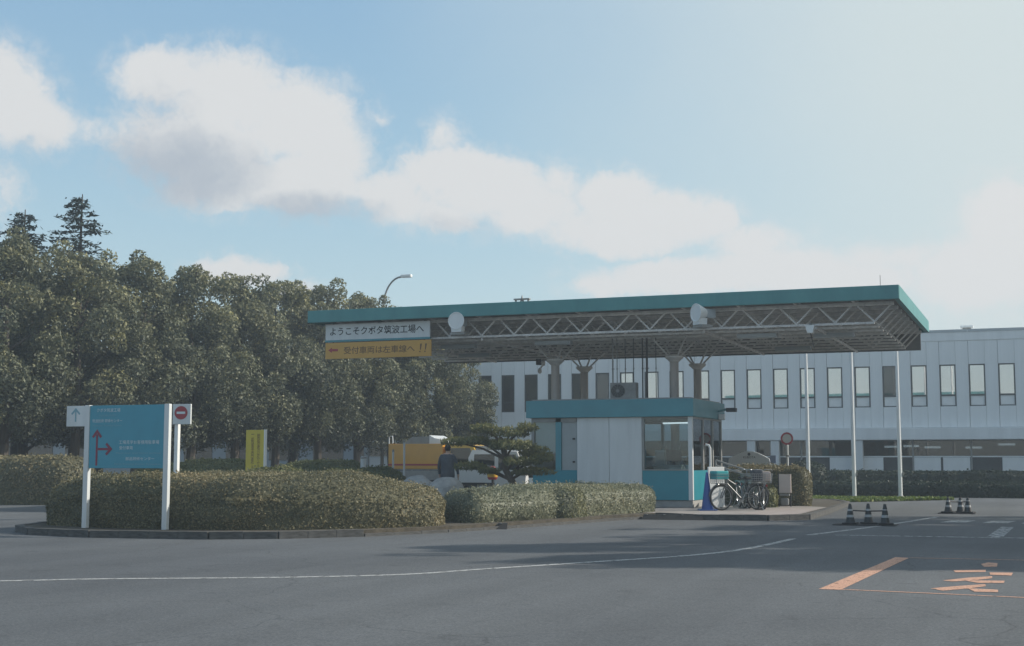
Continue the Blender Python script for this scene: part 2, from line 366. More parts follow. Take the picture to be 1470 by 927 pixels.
def unit(a): return a/(np.linalg.norm(a, axis=-1, keepdims=True)+1e-9)
def vnoise(P, s, seed=0):
    """cheap smooth pseudo noise on points, about -1..1"""
    r = np.random.default_rng(seed); o = np.zeros(len(P))
    for k in range(5):
        d = r.normal(size=3); d /= np.linalg.norm(d); o += np.sin(P@d*s*(1+.7*k)+r.uniform(0,6.28))/(1+.5*k)
    return o/2.2

# ------------------------------------------------------------------ ground
g = MB(); g.add([(-1500,-1500,0),(1500,-1500,0),(1500,1500,0),(-1500,1500,0)], [(0,1,2,3)])
struct(g.build('ground', 'asphalt'))
def ribbon(pts, w, z=.004):
    b = MB(); P = [Vector((*p,0)) for p in pts]
    # smooth the polyline
    Q = []
    for i in range(len(P)-1):
        p0,p1,p2,p3 = P[max(i-1,0)],P[i],P[i+1],P[min(i+2,len(P)-1)]
        for k in range(6):
            t = k/6; Q.append(.5*((2*p1)+(p2-p0)*t+(2*p0-5*p1+4*p2-p3)*t*t+(3*p1-p0-3*p2+p3)*t**3))
    Q.append(P[-1]); vs = []
    for i, p in enumerate(Q):
        t = (Q[min(i+1,len(Q)-1)]-Q[max(i-1,0)]).normalized(); nrm = Vector((-t.y,t.x,0))*w/2
        vs += [(*(p+nrm).xy, z), (*(p-nrm).xy, z)]
    b.add(vs, [(2*i,2*i+1,2*i+3,2*i+2) for i in range(len(Q)-1)]); return b
def flat(poly, z=.004):
    b = MB(); tri = tessellate_polygon([[Vector((*p,0)) for p in poly]]); return b.add([(*p,z) for p in poly], [tuple(t) for t in tri])
struct(ribbon([(-16,11.2),(-13.2,12.3),(-11.57,13.03),(-10.6,13.7),(-8.74,14.64),(-7.5,15.6),(-6.88,16.75),(-6.07,18.2),(-4.95,20.3),(-4.48,22.2),(-4.26,25.2)], .13).build('road_line', 'road_white'))
struct(ribbon([(-4.2,26.5),(-3.54,29.6),(-2.95,33),(-2.5,36.1)], .15).build('road_line', 'road_white'))
struct(flat([(-3.72,26.6),(-.2,26.75),(-.2,26.97),(-3.74,26.78)]).build('stop_line', 'road_white_worn'))
struct(flat([(-1.0,27.0),(-.72,27.0),(-.6,31.2),(-.86,31.2)]).build('lane_line', 'road_white_worn'))
for x0 in (-2.22,-1.32,-.5,.35): struct(flat([(x0,32.9),(x0+.55,33.05),(x0+.72,34.3),(x0+.17,34.15)]).build('crossing_bar', 'road_white'))
# orange bay: thick end bar, two thin sides, a painted mark inside
struct(flat([(-2.36,15.5),(-2.12,15.5),(-1.86,20.85),(-2.06,20.95)]).build('bay_line', 'road_orange'))
struct(ribbon([(-2.12,15.55),(-.9,15.42),(.8,15.2),(3.4,14.9)], .06).build('bay_line', 'road_orange'))
struct(ribbon([(-1.86,20.88),(-.66,20.98),(1,21.05),(3.4,21.2)], .055).build('bay_line', 'road_orange'))
for strokes in ([[(-1.21,16.03),(-.92,16.47),(-.66,16.8),(-.64,16.54),(-.8,16.19),(-1.06,15.8)],[(-.82,16.185),(-.5,16.12),(-.49,15.83),(-.73,15.79)]],
                [[(-1.15,17.13),(-.88,17.65),(-.62,17.97),(-.61,17.67),(-.77,17.35),(-1.04,17.01)],[(-.91,17.22),(-.46,17.35),(-.46,17.03),(-.74,16.92)]],
                [[(-1.12,18.75),(-.73,19.0),(-.72,18.62),(-1.08,18.43)],[(-.67,18.54),(-.39,18.6),(-.4,18.14),(-.65,18.18)]],
                [[(-.83,20.0),(-.75,20.34),(-.62,20.25),(-.61,19.6),(-.77,19.49)]]):
    b = MB()
    for k_, st in enumerate(strokes):
        q = flat(st, .004+.001*k_); b.add(q.v, q.f)
    struct(b.build('painted_letter', 'road_orange'))

# raised island with kerb stones
ISL = [(-19.6,23.2),(-19.1,22.0),(-18.2,21.3),(-16.5,20.95),(-14.1,21.2),(-13.04,21.8),(-11.93,23.0),(-11.07,24.9),(-10.31,27.6),(-9.66,30.7),(-8.9,32.9),(-7.8,32.3),(-6.1,32.4),(-5.3,33.3),(-5.4,37),(-5.75,44),(-6.6,46.6),(-9,47.4),(-13.6,47),(-15.5,44),(-17.4,36),(-18.2,30),(-20.0,26.5)]
isl = MB().prism(ISL, .0, .12).build('planting_island', 'soil'); struct(isl)
def kerbs(poly, parent, h=.135, w=.16, step=.62, closed=True):
    n = len(poly); base = MB().box(-.5,.5,-.5,.5,0,1,.03).mesh('kerb_stone', 'kerb_concrete')
    for i in range(n if closed else n-1):
        a, b = Vector((*poly[i],0)), Vector((*poly[(i+1)%n],0)); L_ = (b-a).length; k = max(1, round(L_/step)); t = (b-a)/k
        for j in range(k):
            c = a+t*(j+.5); o = link('kerb_stone', base, parent, (c.x, c.y, random.uniform(-.006,.004)-.01)); o.rotation_euler.z = math.atan2(t.y,t.x)+random.uniform(-.006,.006)
            o.scale = (t.length-.006, w, (h if not (-11.9 < c.x < -8.95 and c.y < 33.2) else .055)+.01)
kerbs(ISL, isl)
pav = flat([(-13.9,34.4),(-9.0,32.9),(-7.8,32.5),(-6.2,32.6),(-5.5,33.4),(-5.6,38.6),(-8.0,40.6),(-13.9,41)], .125); pav = struct(pav.build('pavement', 'paving'))
pk = flat([(-6.9,33.0),(-6.1,32.62),(-5.55,33.4),(-5.6,37.4),(-6.6,37.4)], .129); struct(pk.build('tactile_pavement', 'pink_paving'))
bed = flat([(-60,33.5),(-28,35.4),(-26.6,37),(-24.5,42),(-25.3,52),(-27,66),(-60,66)], .006); struct(bed.build('tree_bed', 'soil'))
lw = flat([(-7.6,47.6),(-6.3,47.2),(-3.6,50.5),(-3.0,52.0),(-8.6,52.0)], .006); struct(lw.build('lawn', 'soil'))
n = 9000; P = np.c_[rng.uniform(-8.6,-3.0,n), rng.uniform(47.2,52,n), np.full(n,.05)]
k = (P[:,1] > 47.3) & (P[:,0] < -6.3+(P[:,1]-47.2)*.80) & (P[:,0] > -7.6-(P[:,1]-47.6)*.2); P = P[k]
nn = unit(np.c_[rng.normal(size=(len(P),2)), np.full(len(P),.9)])
gr = link('lawn_grass', leaf_mesh('lawn_grass', P, nn, rng.uniform(.06,.12,len(P)), 'grass_blade', rng.uniform(0,1,len(P)), .5)); gr['kind'] = 'stuff'

# ------------------------------------------------------------------ factory office behind
BV = 69.24; BAY = 1.352; U0 = -5.84-22*BAY; NB = 34
bld = thing('office_building', 'long grey two storey office block with vertical cladding and a row of upper windows', 'building', (U0, BV, 0))
MB().box(-.35, NB*BAY, .12, 14, 0, 7.3).build('wall', 'cladding_dark', bld)
ZW0, ZW1 = 4.02, 6.05
pier = MB().box(0, .585, 0, .10, 3.0, 7.20, .008).mesh('cladding_panel', 'cladding')
topp = MB().box(0, .745, 0, .10, ZW1, 7.20, .008).mesh('cladding_panel', 'cladding')
lowp = MB().box(0, .745, 0, .10, 3.0, ZW0, .008).mesh('cladding_panel', 'cladding')
fr = MB(); a0, a1 = 0, .745
for (x0,x1,z0,z1) in ((0,.06,ZW0,ZW1),(.685,.745,ZW0,ZW1),(.06,.685,ZW1-.06,ZW1),(.06,.685,ZW0,ZW0+.05),(.06,.685,4.52,4.60)): fr.box(x0,x1,.02,.09,z0,z1)
frm = fr.mesh('window_frame', 'window_frame')
pane = MB().box(.06,.685,.055,.063,4.60,ZW1-.06).mesh('pane', 'office_glass'); lpane = MB().box(.06,.685,.055,.063,ZW0+.05,4.52).mesh('lower_pane', 'white_paint')  # lower pane is opaque white, a bright reflection put into its colour
pane2 = MB().box(.06,.685,.055,.063,4.60,ZW1-.06).mesh('pane', 'film_glass'); lpane2 = MB().box(.06,.685,.055,.063,ZW0+.05,4.52).mesh('lower_pane', 'office_glass')
reflection_backing = {k: MB().box(.06,.685,.068,.074,4.60,ZW1-.06).mesh('reflection_backing', k) for k in ('reflection_backing','dark_backing')}
lbacking = {k: MB().box(.06,.685,.068,.074,ZW0+.05,4.52).mesh('lower_reflection_backing', k) for k in ('reflection_backing','dark_backing')}
for i in range(NB):
    x = i*BAY
    for me, dx in ((pier,.755),(topp,.004),(lowp,.004)): link('cladding_panel', me, bld, (x+dx, 0, 0))
    w = link('window', frm, bld, (x+.003,0,0)); wu = U0+x
    dark = wu < -21.5 or i == 21  # dark tone paints mirrored trees, pale tone mirrored sky
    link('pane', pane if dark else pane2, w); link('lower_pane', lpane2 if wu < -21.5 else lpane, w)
    link('reflection_backing', reflection_backing['dark_backing' if dark else 'reflection_backing'], w); link('lower_reflection_backing', lbacking['dark_backing' if (wu < -21.5) else 'reflection_backing'], w)
MB().box(-.36, NB*BAY+.01, -.03, .4, 7.20, 7.72, .02).build('parapet', 'cladding', bld)
for i in range(NB//3): MB().box(i*BAY*3+.02, (i+1)*BAY*3-.02, -.055, -.032, 7.62, 7.75).build('coping', 'cladding_dark', bld)
MB().box(-.36, NB*BAY+.01, -.55, .118, 2.40, 2.98, .03).build('overhang', 'cladding', bld)
# ground floor
GF = MB().box(0, NB*BAY, .06, .118, 0, 2.39).build('ground_floor_wall', 'dark_backing', bld)
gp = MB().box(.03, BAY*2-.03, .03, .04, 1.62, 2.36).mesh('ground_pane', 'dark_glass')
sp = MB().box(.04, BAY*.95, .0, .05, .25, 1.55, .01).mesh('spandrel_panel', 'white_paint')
dp = MB().box(.04, BAY*.95, .01, .05, .25, 1.50).mesh('dark_panel', 'dark_backing')
mu = MB().box(-.04, .04, -.03, .058, 0, 2.39).mesh('mullion', 'grey_steel'); rail = MB().box(.045, BAY*2-.045, -.02, .055, 1.56, 1.62).mesh('rail', 'cladding')
for i in range(NB//2):
    x = i*2*BAY; link('ground_pane', gp, bld, (x,0,0)); link('mullion', mu, bld, (x,0,0)); link('rail', rail, bld, (x,0,0))
    u = U0+x
    for h in (0, BAY):
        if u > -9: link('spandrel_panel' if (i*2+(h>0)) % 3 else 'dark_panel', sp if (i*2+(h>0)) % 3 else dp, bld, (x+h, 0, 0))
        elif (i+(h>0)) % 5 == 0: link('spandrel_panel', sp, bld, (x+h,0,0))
tube_l = MB().box(0,.75,.045,.055,2.02,2.12).mesh('ceiling_light', 'lamp_glow')
for u in (-7.2,-6.3,-5.3,-3.4,-1.9,-.6,.7): link('ceiling_light', tube_l, bld, (u-U0, 0, random.uniform(-.05,.1)))
for u in (-13.9,-12.7,-8.6): MB().box(0,.42,-.5,-.1,0,2.39,.02).build('pillar', 'white_panel', bld, loc=(u-U0,0,0))
rv = thing('roof_ventilator', 'small grey vent standing on the office roof edge', 'vent', (-3.2, BV+1.2, 7.3)); MB().box(-.2,.2,-.2,.2,0,.62,.02).build('duct', 'grey_steel', rv); MB().box(-.3,.3,-.3,.3,.62,.72,.02).build('cowl', 'cladding', rv)

hall = thing('factory_hall', 'low grey factory hall half hidden behind the row of trees', 'building', (-75, 78, 0))
MB().box(0,38,0,20,0,5.0).build('wall', 'far_wall', hall); MB().box(-.3,38.3,-.4,20.3,5.0,5.35).build('roof', 'cladding_dark', hall)
hw = MB().box(0,2.2,-.05,.0,1.4,2.8).mesh('window', 'dark_glass')
for i in range(11): link('window', hw, hall, (1.2+i*3.3,0,0))

# ------------------------------------------------------------------ canopy
CN = thing('canopy', 'wide flat gate canopy with teal fascia and open steel lattice on four columns', 'canopy', (-11.9, 40.3, 0.12))
OX, OY, OZ = CN.location
def cb(x0,x1,y0,y1,z0,z1,c=0): return MB().box(x0-OX,x1-OX,y0-OY,y1-OY,z0-OZ,z1-OZ,c)
CX0, CX1, CY0, CY1, ZB, ZT = -19.9, -3.9, 36.0, 44.6, 4.96, 5.46
FX0, FX1, FY0, FY1 = -20.3, -3.22, 35.5, 45.3
cb(FX0,FX1,FY0-.06,FY0+.06,5.50,5.86,.012).build('fascia','teal_fascia',CN); cb(FX0,FX1,FY1-.06,FY1+.06,5.50,5.86,.012).build('fascia','teal_fascia',CN)
cb(FX0-.003,FX0+.12,FY0+.062,FY1-.062,5.50,5.86).build('fascia','teal_fascia',CN); cb(FX1-.12,FX1+.003,FY0+.062,FY1-.062,5.50,5.86).build('fascia','teal_fascia',CN)
# corrugated roof deck
dk = MB(); nn_ = 86; xs = np.linspace(FX0+.13, FX1-.13, nn_*2+1); pr = []
for i, x in enumerate(xs): pr.append((x-OX, (5.60 if (i//1) % 2 else 5.66)-OZ))
vs = [(x, FY0+.065-OY, z) for x, z in pr]+[(x, FY1-.065-OY, z) for x, z in pr]; kk = len(pr)
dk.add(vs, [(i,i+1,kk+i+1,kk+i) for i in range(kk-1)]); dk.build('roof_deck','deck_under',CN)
cb(FX0+.13,FX1-.13,FY0+.065,FY1-.065,5.70,5.80).build('roof_sheet','grey_steel',CN)
NT = 9; ys = np.linspace(CY0, CY1, NT)
bch = MB().box(CX0-OX,CX1-OX,-.03,.03,-.03,.03,.006).mesh('bottom_chord','truss_steel')
tch = MB().box(CX0-.1-OX,CX1+.5-OX,-.04,.04,-.05,.04).mesh('top_chord','truss_steel')
H = ZT-ZB; d1 = MB().tube([(0,0,.03),(.42,0,H-.04)], .027, 6).mesh('diagonal','truss_steel',True); d2 = MB().tube([(.58,0,H-.04),(1.0,0,.03)], .027, 6).mesh('diagonal','truss_steel',True)
for y in ys:
    link('bottom_chord', bch, CN, (0,y-OY,ZB-OZ)); link('top_chord', tch, CN, (0,y-OY,ZT-OZ))
    for i in range(16):
        x = CX0+i*1.0
        # webs: rise, gap at the top chord, fall
        link('diagonal', d1, CN, (x-OX,y-OY,ZB-OZ)); link('diagonal', d2, CN, (x-OX,y-OY,ZB-OZ))
for y in ys: link('diagonal', d1, CN, (CX1-OX,y-OY,ZB-OZ))
pur = MB().box(-.03,.03,CY0-.4-OY,CY1+.5-OY,-.05,.05).mesh('purlin','truss_steel')
for x in np.arange(CX0+.5, CX1, 1.5): link('purlin', pur, CN, (x-OX,0,5.55-OZ))
rib = MB().box(CX0-.2-OX,CX1+.4-OX,-.03,.03,-.04,.04).mesh('deck_rib','truss_steel')
for y in (ys[:-1]+ys[1:])/2: link('deck_rib', rib, CN, (0,y-OY,5.53-OZ))
tie = MB().box(-.025,.025,CY0-OY,CY1-OY,-.03,.03).mesh('cross_tie','truss_steel')
for x in (-17.9,-14.9,-8.4,-5.4): link('cross_tie', tie, CN, (x-OX,0,ZB-.075-OZ))
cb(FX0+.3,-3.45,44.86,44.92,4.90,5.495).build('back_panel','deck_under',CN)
lf = MB().box(-.55,.55,-.12,.12,-.12,0,.02).mesh('light_fixture','cladding_dark')
for x,y in ((-16.3,37.6),(-13.2,37.4),(-7.2,37.3),(-5.2,37.9),(-17.2,41),(-7,42)): link('light_fixture', lf, CN, (x-OX,y-OY,ZB-.06-OZ))
for cx, cy in ((-13.5,38.4),(-9.84,38.4),(-13.7,41.8),(-9.97,41.8)):
    c = MB().tube([(0,0,0),(0,0,4.28)], .125, 16).build('column','column_paint',CN,True,(cx-OX,cy-OY,0))
    MB().lathe([(.14,4.14),(.20,4.2),(.27,4.26),(.27,4.31)],16).build('column_cap','truss_steel',c,True)
    for sx in (-1,1):
        for sy in (-1,1):
            MB().tube([(sx*.12,sy*.12,4.28),(sx*.5,sy*.62,ZB-OZ-.03)], .028, 8).build('strut','truss_steel',c,True)

ws = thing('welcome_sign', 'white welcome board with dark Japanese lettering under the canopy fascia', 'sign', (-19.82, 35.72, 4.98))
MB().box(0,3.42,-.03,.03,0,.47,.006).build('panel','white_panel',ws); MB().box(-.01,3.43,-.045,.02,-.06,-.002,.005).build('trim','teal_paint',ws)
text_mesh('ようこそクボタ筑波工場へ', 3.08, .25, .15, .13, -.034, 'ink_dark', ws, bold=.012)
for x in (.2,1.7,3.2): MB().box(x,x+.05,.032,.25,.1,.5).build('bracket','grey_steel',ws)
os_ = thing('lane_sign', 'amber lane notice with red arrow hung below the white welcome board', 'sign', (-19.82, 35.72, 4.42))
MB().box(0,3.46,-.03,.03,0,.48,.006).build('panel','orange_sign',os_)
text_mesh('受付車両は左車線へ', 2.32, .22, .62, .13, -.034, 'ink_brown', os_, bold=.01)
b = MB()
for x in (3.08,3.24): b.prism([(x+.035,.37),(x+.095,.37),(x+.06,.19),(x+.03,.19)], -.0345,-.033,'Y'); b.box(x+.01,x+.05,-.0345,-.033,.12,.16)
b.build('exclamation_marks','ink_brown',os_)
MB().prism([(.10,.26),(.22,.34),(.22,.295),(.42,.295),(.42,.225),(.22,.225),(.22,.18)], -.0345,-.033,'Y').build('arrow','ink_red',os_)
for x in (.2,3.2): MB().box(x,x+.05,.032,.06,.1,.56).build('bracket','grey_steel',os_)

def floodlight(loc, rz, label):
    t = thing('floodlight', label, 'floodlight', loc, rz, 'round floodlights on the canopy')
    MB().lathe([(.05,.34),(.13,.30),(.19,.16),(.245,.03),(.25,0),(.225,0),(.17,.10),(.05,.20)],24,(0,0,0),'Y').build('reflector','cladding',t,True)
    MB().lathe([(.228,.012),(.228,.02)],24,(0,0,0),'Y').build('lens','cladding',t)  # opaque pale disc, the lens reflection put into its colour
    MB().lathe([(.06,.12),(.075,.17),(.03,.19)],12,(0,0,0),'Y').build('lamp_socket','grey_steel',t,True)
    MB().box(-.10,.10,.30,.60,-.13,.12,.04).build('housing','cladding_dark',t)
    MB().prism([(-.17,-.15),(.17,-.15),(.15,-.32),(-.15,-.32)],.02,.26,'Y').build('ballast_box','cladding',t)
    MB().box(-.22,.22,.05,.4,-.40,-.322,.01).build('mount','grey_steel',t)
    return t
floodlight((-15.42,35.34,5.38), 0, 'round floodlight facing the road, beside the welcome board')
floodlight((-8.45,35.30,5.33), R(-42), 'round floodlight on the canopy edge turned sideways above the booth')
sf = thing('small_floodlight', 'small white spot lamp clipped to the front lattice near the canopy corner', 'lamp', (-5.53,35.9,4.88))
MB().prism([(-.12,.06),(.12,.06),(.07,-.14),(-.07,-.14)],-.1,.08,'Y').build('lamp_body','white_paint',sf); MB().box(-.02,.02,-.02,.1,.06,.12).build('clip','grey_steel',sf)
MB().tube([(0,.02,-.13),(.02,.2,-.35),(.01,.5,-.5)],.012,6).build('cable','dark_metal',sf)
sl = thing('twin_security_lamp', 'tiny twin white lamps hanging from the canopy end over the trees', 'lamp', (-16.0,43.9,4.9))
MB().box(-.12,.05,-.08,.08,-.22,0,.02).build('bracket','dark_metal',sl); MB().lathe([(.02,-.1),(.07,-.05),(.07,.05),(.02,.1)],12,(.13,0,-.16)).build('lamp_head','white_paint',sl,True); MB().lathe([(.02,-.1),(.07,-.05),(.07,.05),(.02,.1)],12,(0,0,-.42)).build('lamp_head','white_paint',sl,True); MB().tube([(.12,0,-.2),(0,0,-.36)],.03,6).build('arm','white_paint',sl)
rd = thing('roof_beacon', 'small grey beacon frame standing on the canopy roof', 'beacon', (-13.75,36.25,5.80)); rd.scale = (.8,.8,.68)
MB().box(-.3,.3,-.2,.2,0,.06).build('base','grey_steel',rd)
for x in (-.24,.24): MB().box(x-.03,x+.03,-.03,.03,.06,.34).build('post','grey_steel',rd)
MB().box(-.3,.3,-.08,.08,.30,.36,.01).build('rail','grey_steel',rd); MB().lathe([(.09,.06),(.10,.2),(.06,.28),(.01,.5)],12).build('lamp','grey_steel',rd,True)
an = thing('roof_antenna', 'thin whip antenna at the canopy roof corner', 'antenna', (-3.75,36.2,5.8)); MB().tube([(0,0,0),(0,0,.42)],.008,6).build('whip','grey_steel',an); MB().lathe([(.03,0),(.03,.06),(.015,.1)],8).build('base','grey_steel',an)

# ------------------------------------------------------------------ gate booth
BT = thing('gate_booth', 'teal and white gatehouse booth with large windows under the canopy', 'booth', (-11.25, 38.5, .125))
BX, BY, BZ = BT.location
def bb(x0,x1,y0,y1,z0,z1,c=0): return MB().box(x0-BX,x1-BX,y0-BY,y1-BY,z0-BZ,z1-BZ,c)
bb(-13.73,-8.84,36.5,40.5,2.62,3.11,.015).build('roof_fascia','teal_paint',BT); bb(-13.6,-8.97,36.63,40.37,3.112,3.15).build('roof','grey_steel',BT)
bb(-13.6,-8.92,36.66,40.34,.13,.32,.01).build('plinth','concrete',BT)
bb(-13.55,-8.97,36.72,40.28,.322,.34).build('floor','interior',BT)
# front
bb(-13.58,-12.24,36.62,36.68,.33,1.14,.004).build('sill_panel','teal_panel',BT)
bb(-10.33,-9.02,36.62,36.68,.33,1.14,.004).build('sill_panel','teal_panel',BT)
for x0,x1 in ((-12.225,-11.285),(-11.275,-10.335)): bb(x0,x1,36.60,36.70,.28,2.615,.008).build('wall_panel','white_panel',BT)
bb(-13.60,-13.52,36.6,36.7,1.142,2.615).build('frame_post','grey_steel',BT); bb(-12.87,-12.70,36.6,36.72,1.142,2.615,.005).build('frame_post','teal_paint',BT)
mat('door_grey',(.34,.37,.375),.5,.08,2); bb(-12.69,-12.24,36.64,36.68,1.142,2.50,.004).build('door_panel','door_grey',BT); bb(-13.52,-12.24,36.6,36.69,2.5,2.615).build('window_head','grey_steel',BT)
for z in (1.35,2.0): bb(-12.36,-12.30,36.60,36.638,z,z+.05).build('door_handle','dark_metal',BT)
p_ = bb(-13.515,-12.875,36.655,36.665,1.145,2.498).build('pane','glass',BT)
bb(-13.5,-12.88,36.70,36.71,1.62,2.5).build('reflection_backing','reflection_backing',BT)  # pale sheet paints the light reflection in the left pane
bb(-13.515,-12.875,36.63,36.69,1.60,1.63).build('transom','grey_steel',BT)
bb(-10.325,-10.27,36.6,36.7,1.142,2.615).build('frame_post','grey_steel',BT)
bb(-10.268,-9.02,36.655,36.665,1.145,2.56).build('pane','glass',BT); bb(-10.268,-9.02,36.62,36.70,2.562,2.615).build('window_head','grey_steel',BT); bb(-10.268,-9.02,36.60,36.70,1.142,1.17).build('window_sill','grey_steel',BT)
bb(-9.018,-8.90,36.60,36.72,.33,2.615,.006).build('corner_post','white_panel',BT)
# right side
bb(-8.95,-8.90,36.725,40.2,.33,1.14).build('sill_panel','teal_panel',BT)
for y in (37.9,39.1,40.22): bb(-8.96,-8.89,y-.05,y+.06,1.142,2.615).build('frame_post','grey_steel',BT)
for y0,y1 in ((36.73,37.84),(37.97,39.04),(39.17,40.16)): bb(-8.93,-8.92,y0,y1,1.145,2.56).build('pane','glass',BT)
bb(-8.96,-8.89,36.73,40.16,2.562,2.615).build('window_head','grey_steel',BT)
# back and left
bb(-13.6,-11.6,40.2,40.28,.33,2.615).build('wall_panel','interior',BT); bb(-11.59,-8.97,40.2,40.28,.33,1.2).build('wall_panel','interior',BT)
bb(-11.59,-8.97,40.235,40.245,1.21,2.5).build('pane','glass',BT); bb(-11.59,-8.97,40.2,40.28,2.51,2.615).build('window_head','interior',BT)
for x in (-11.55,-10.7,-9.85,-9.05): bb(x-.04,x+.04,40.19,40.29,1.21,2.505).build('frame_post','teal_paint',BT)
bb(-13.6,-13.54,36.72,40.19,.33,2.615).build('wall_panel','white_panel',BT)
bb(-13.5,-9.0,36.75,40.15,2.59,2.612).build('ceiling','interior',BT)
ct = thing('reception_desk', 'pale counter seen through the booth window', 'desk', (-9.75,37.7,.34)); MB().box(-.5,.35,-.3,.3,.9,.95,.01).build('desk_top','desk_white',ct); MB().box(-.48,.33,-.27,.25,0,.9).build('cabinet','desk_white',ct)
MB().box(-.02,.33,-.29,-.275,.05,.88).build('front_panel','white_paint',ct)
mo = thing('computer_monitor', 'dark screen standing on the booth counter', 'monitor', (-9.72,37.75,1.29)); MB().box(-.22,.22,-.03,.02,.10,.42,.01).build('screen','dark_metal',mo); MB().box(-.03,.03,-.01,.03,.01,.12).build('stand','dark_metal',mo); MB().box(-.12,.12,-.08,.08,0,.015).build('foot','dark_metal',mo)
pb = thing('paper_box', 'white storage box on the booth counter beside the screen', 'box', (-10.1,37.8,1.29)); MB().box(-.13,.13,-.15,.15,0,.36,.01).build('carton','desk_white',pb); MB().box(-.14,.14,-.16,.16,.36,.42,.01).build('lid','white_paint',pb)
fl = thing('ceiling_tube_lamp', 'fluorescent tube lamp on the booth ceiling', 'lamp', (-9.75,38.1,2.45)); fl.rotation_euler.z = R(-20); MB().box(-.45,.45,-.06,.06,.05,.14).build('batten','white_paint',fl); MB().tube([(-.43,0,.03),(.43,0,.03)],.022,8).build('tube','lamp_glow',fl)
fp = thing('flower_pot', 'small reddish potted plant behind the booth side window', 'plant pot', (-9.2,37.2,1.17)); 
MB().box(-.16,.16,-.1,.1,-.05,0).build('shelf','desk_white',fp); MB().lathe([(.05,0),(.08,.12)],12).build('pot','ink_white',fp,True)
C_ = rng.normal(size=(60,3))*.06+np.array([0,0,.22]); fp2 = link('foliage', leaf_mesh('foliage', C_, unit(rng.normal(size=(60,3))), np.full(60,.05), 'leaf_hedge', rng.uniform(.6,1,60)), fp)
ac = thing('air_conditioner', 'grey outdoor air conditioner unit with round fan on the booth roof', 'air conditioner', (-11.12,37.6,3.15)); ac.scale = (.92,.92,.84)
MB().box(-.42,.42,-.16,.16,.04,.58,.02).build('casing','grey_steel',ac); MB().lathe([(.225,-.168),(.225,-.155)],28,(-.16,0,.30),'Y').build('fan_opening','dark_metal',ac)
gm = MB()
for r_ in (.07,.12,.17,.215): gm.tube([(-.16+r_*math.cos(a),-.185,.30+r_*math.sin(a)) for a in np.linspace(0,6.283,25)[:-1]], .005, 4, closed=True)
for a in np.linspace(0,3.14159,7)[:-1]: gm.tube([(-.16-.22*math.cos(a),-.183,.30-.22*math.sin(a)),(-.16+.22*math.cos(a),-.183,.30+.22*math.sin(a))],.005,4)
gm.build('fan_grille','grey_steel',ac); MB().lathe([(.05,-.19),(.05,-.17)],14,(-.16,0,.30),'Y').build('fan_hub','grey_steel',ac)
for x in (-.3,.3): MB().box(x-.05,x+.05,-.18,.18,0,.04).build('foot','dark_metal',ac)
# service pipes between booth roof and canopy
for u, v, r_, nm in ((-11.55,37.9,.022,'pale conduit pipe left of the roof air conditioner'),(-11.42,37.9,.014,'thin conduit beside the pale pipe above the booth'),(-11.2,38.0,.013,'thin dark conduit rising behind the roof air conditioner'),(-10.95,38.0,.013,'middle dark conduit rising behind the roof air conditioner'),(-10.68,38.0,.02,'dark conduit rising from the right end of the roof air conditioner'),(-10.55,38.0,.032,'thick dark downpipe between booth roof and canopy'),(-10.28,38.0,.012,'fine conduit right of the thick downpipe')):
    c = thing('conduit_pipe', nm, 'pipe', (u,v,3.15), 0, 'pipes between booth roof and canopy'); MB().tube([(0,0,0),(0,0,1.80)],r_,8).build('pipe','grey_steel' if 'pale' in nm else 'dark_metal',c,True); MB().lathe([(r_*1.8,0),(r_*1.8,.03)],10).build('flange','grey_steel',c)
    MB().box(-r_*1.6,r_*1.6,-.01,r_+.02,.9,.93).build('clamp','grey_steel',c)
bl = thing('booth_wall_lamp', 'teal spot lamp on an arm at the booth roof corner', 'lamp', (-8.84,39.6,2.75)); MB().tube([(0,0,.1),(.28,0,.16)],.03,8).build('arm','teal_paint',bl); MB().box(.25,.55,-.09,.09,.08,.2,.02).build('lamp_head','dark_metal',bl); MB().box(.02,.2,-.06,.06,-.14,.02,.02).build('lamp_box','white_paint',bl)
b2 = thing('booth_camera', 'dark camera on a bracket at the booth roof end above the pine', 'camera', (-13.73,37.2,2.75)); MB().box(-.16,0,-.07,.07,.05,.17,.02).build('camera_body','dark_metal',b2); MB().box(-.12,0,-.05,.05,-.12,0,.02).build('bracket','dark_metal',b2)

# ------------------------------------------------------------------ flagpoles, street lamp
for u, v, lb in ((-8.3,52.6,'white flagpole beside the round traffic sign and hedge'),(-6.49,51.7,'middle white flagpole of three before the office'),(-4.89,52.2,'white flagpole farthest from the clipped hedge')):
    f = thing('flagpole', lb, 'flagpole', (u,v,0), 0, 'flagpoles in front of the office'); MB().tube([(0,0,0),(0,0,3.5),(0,0,7.6)],[.075,.065,.045],12).build('pole','white_paint',f,True)
    MB().lathe([(.16,0),(.16,.05),(.10,.12)],14).build('base','concrete',f,True); MB().lathe([(.02,0),(.07,.05),(.07,.1),(.01,.16)],12,(0,0,7.6)).build('finial','chrome',f,True); MB().tube([(.09,0,.9),(.06,0,7.5)],.006,5).build('halyard','white_paint',f); MB().box(.06,.12,-.02,.02,.85,.95).build('cleat','grey_steel',f)
sl_ = thing('street_lamp', 'tall street lamp with curved arm rising above the canopy', 'street lamp', (-31.5,62.8,0))
pts = [(0,0,0),(0,0,5),(0,0,9.4)]+[(.95*(1-math.cos(a)),.1*math.sin(a),9.4+1.45*math.sin(a)) for a in np.linspace(.2,1.57,8)]
MB().tube(pts,[.10,.08,.06]+[.05]*8,10).build('pole','grey_steel',sl_,True); MB().box(.95,1.55,-.02,.22,10.80,10.96,.05).build('lamp_head','white_paint',sl_); MB().lathe([(.2,0),(.2,.06),(.12,.3)],12).build('base','grey_steel',sl_)

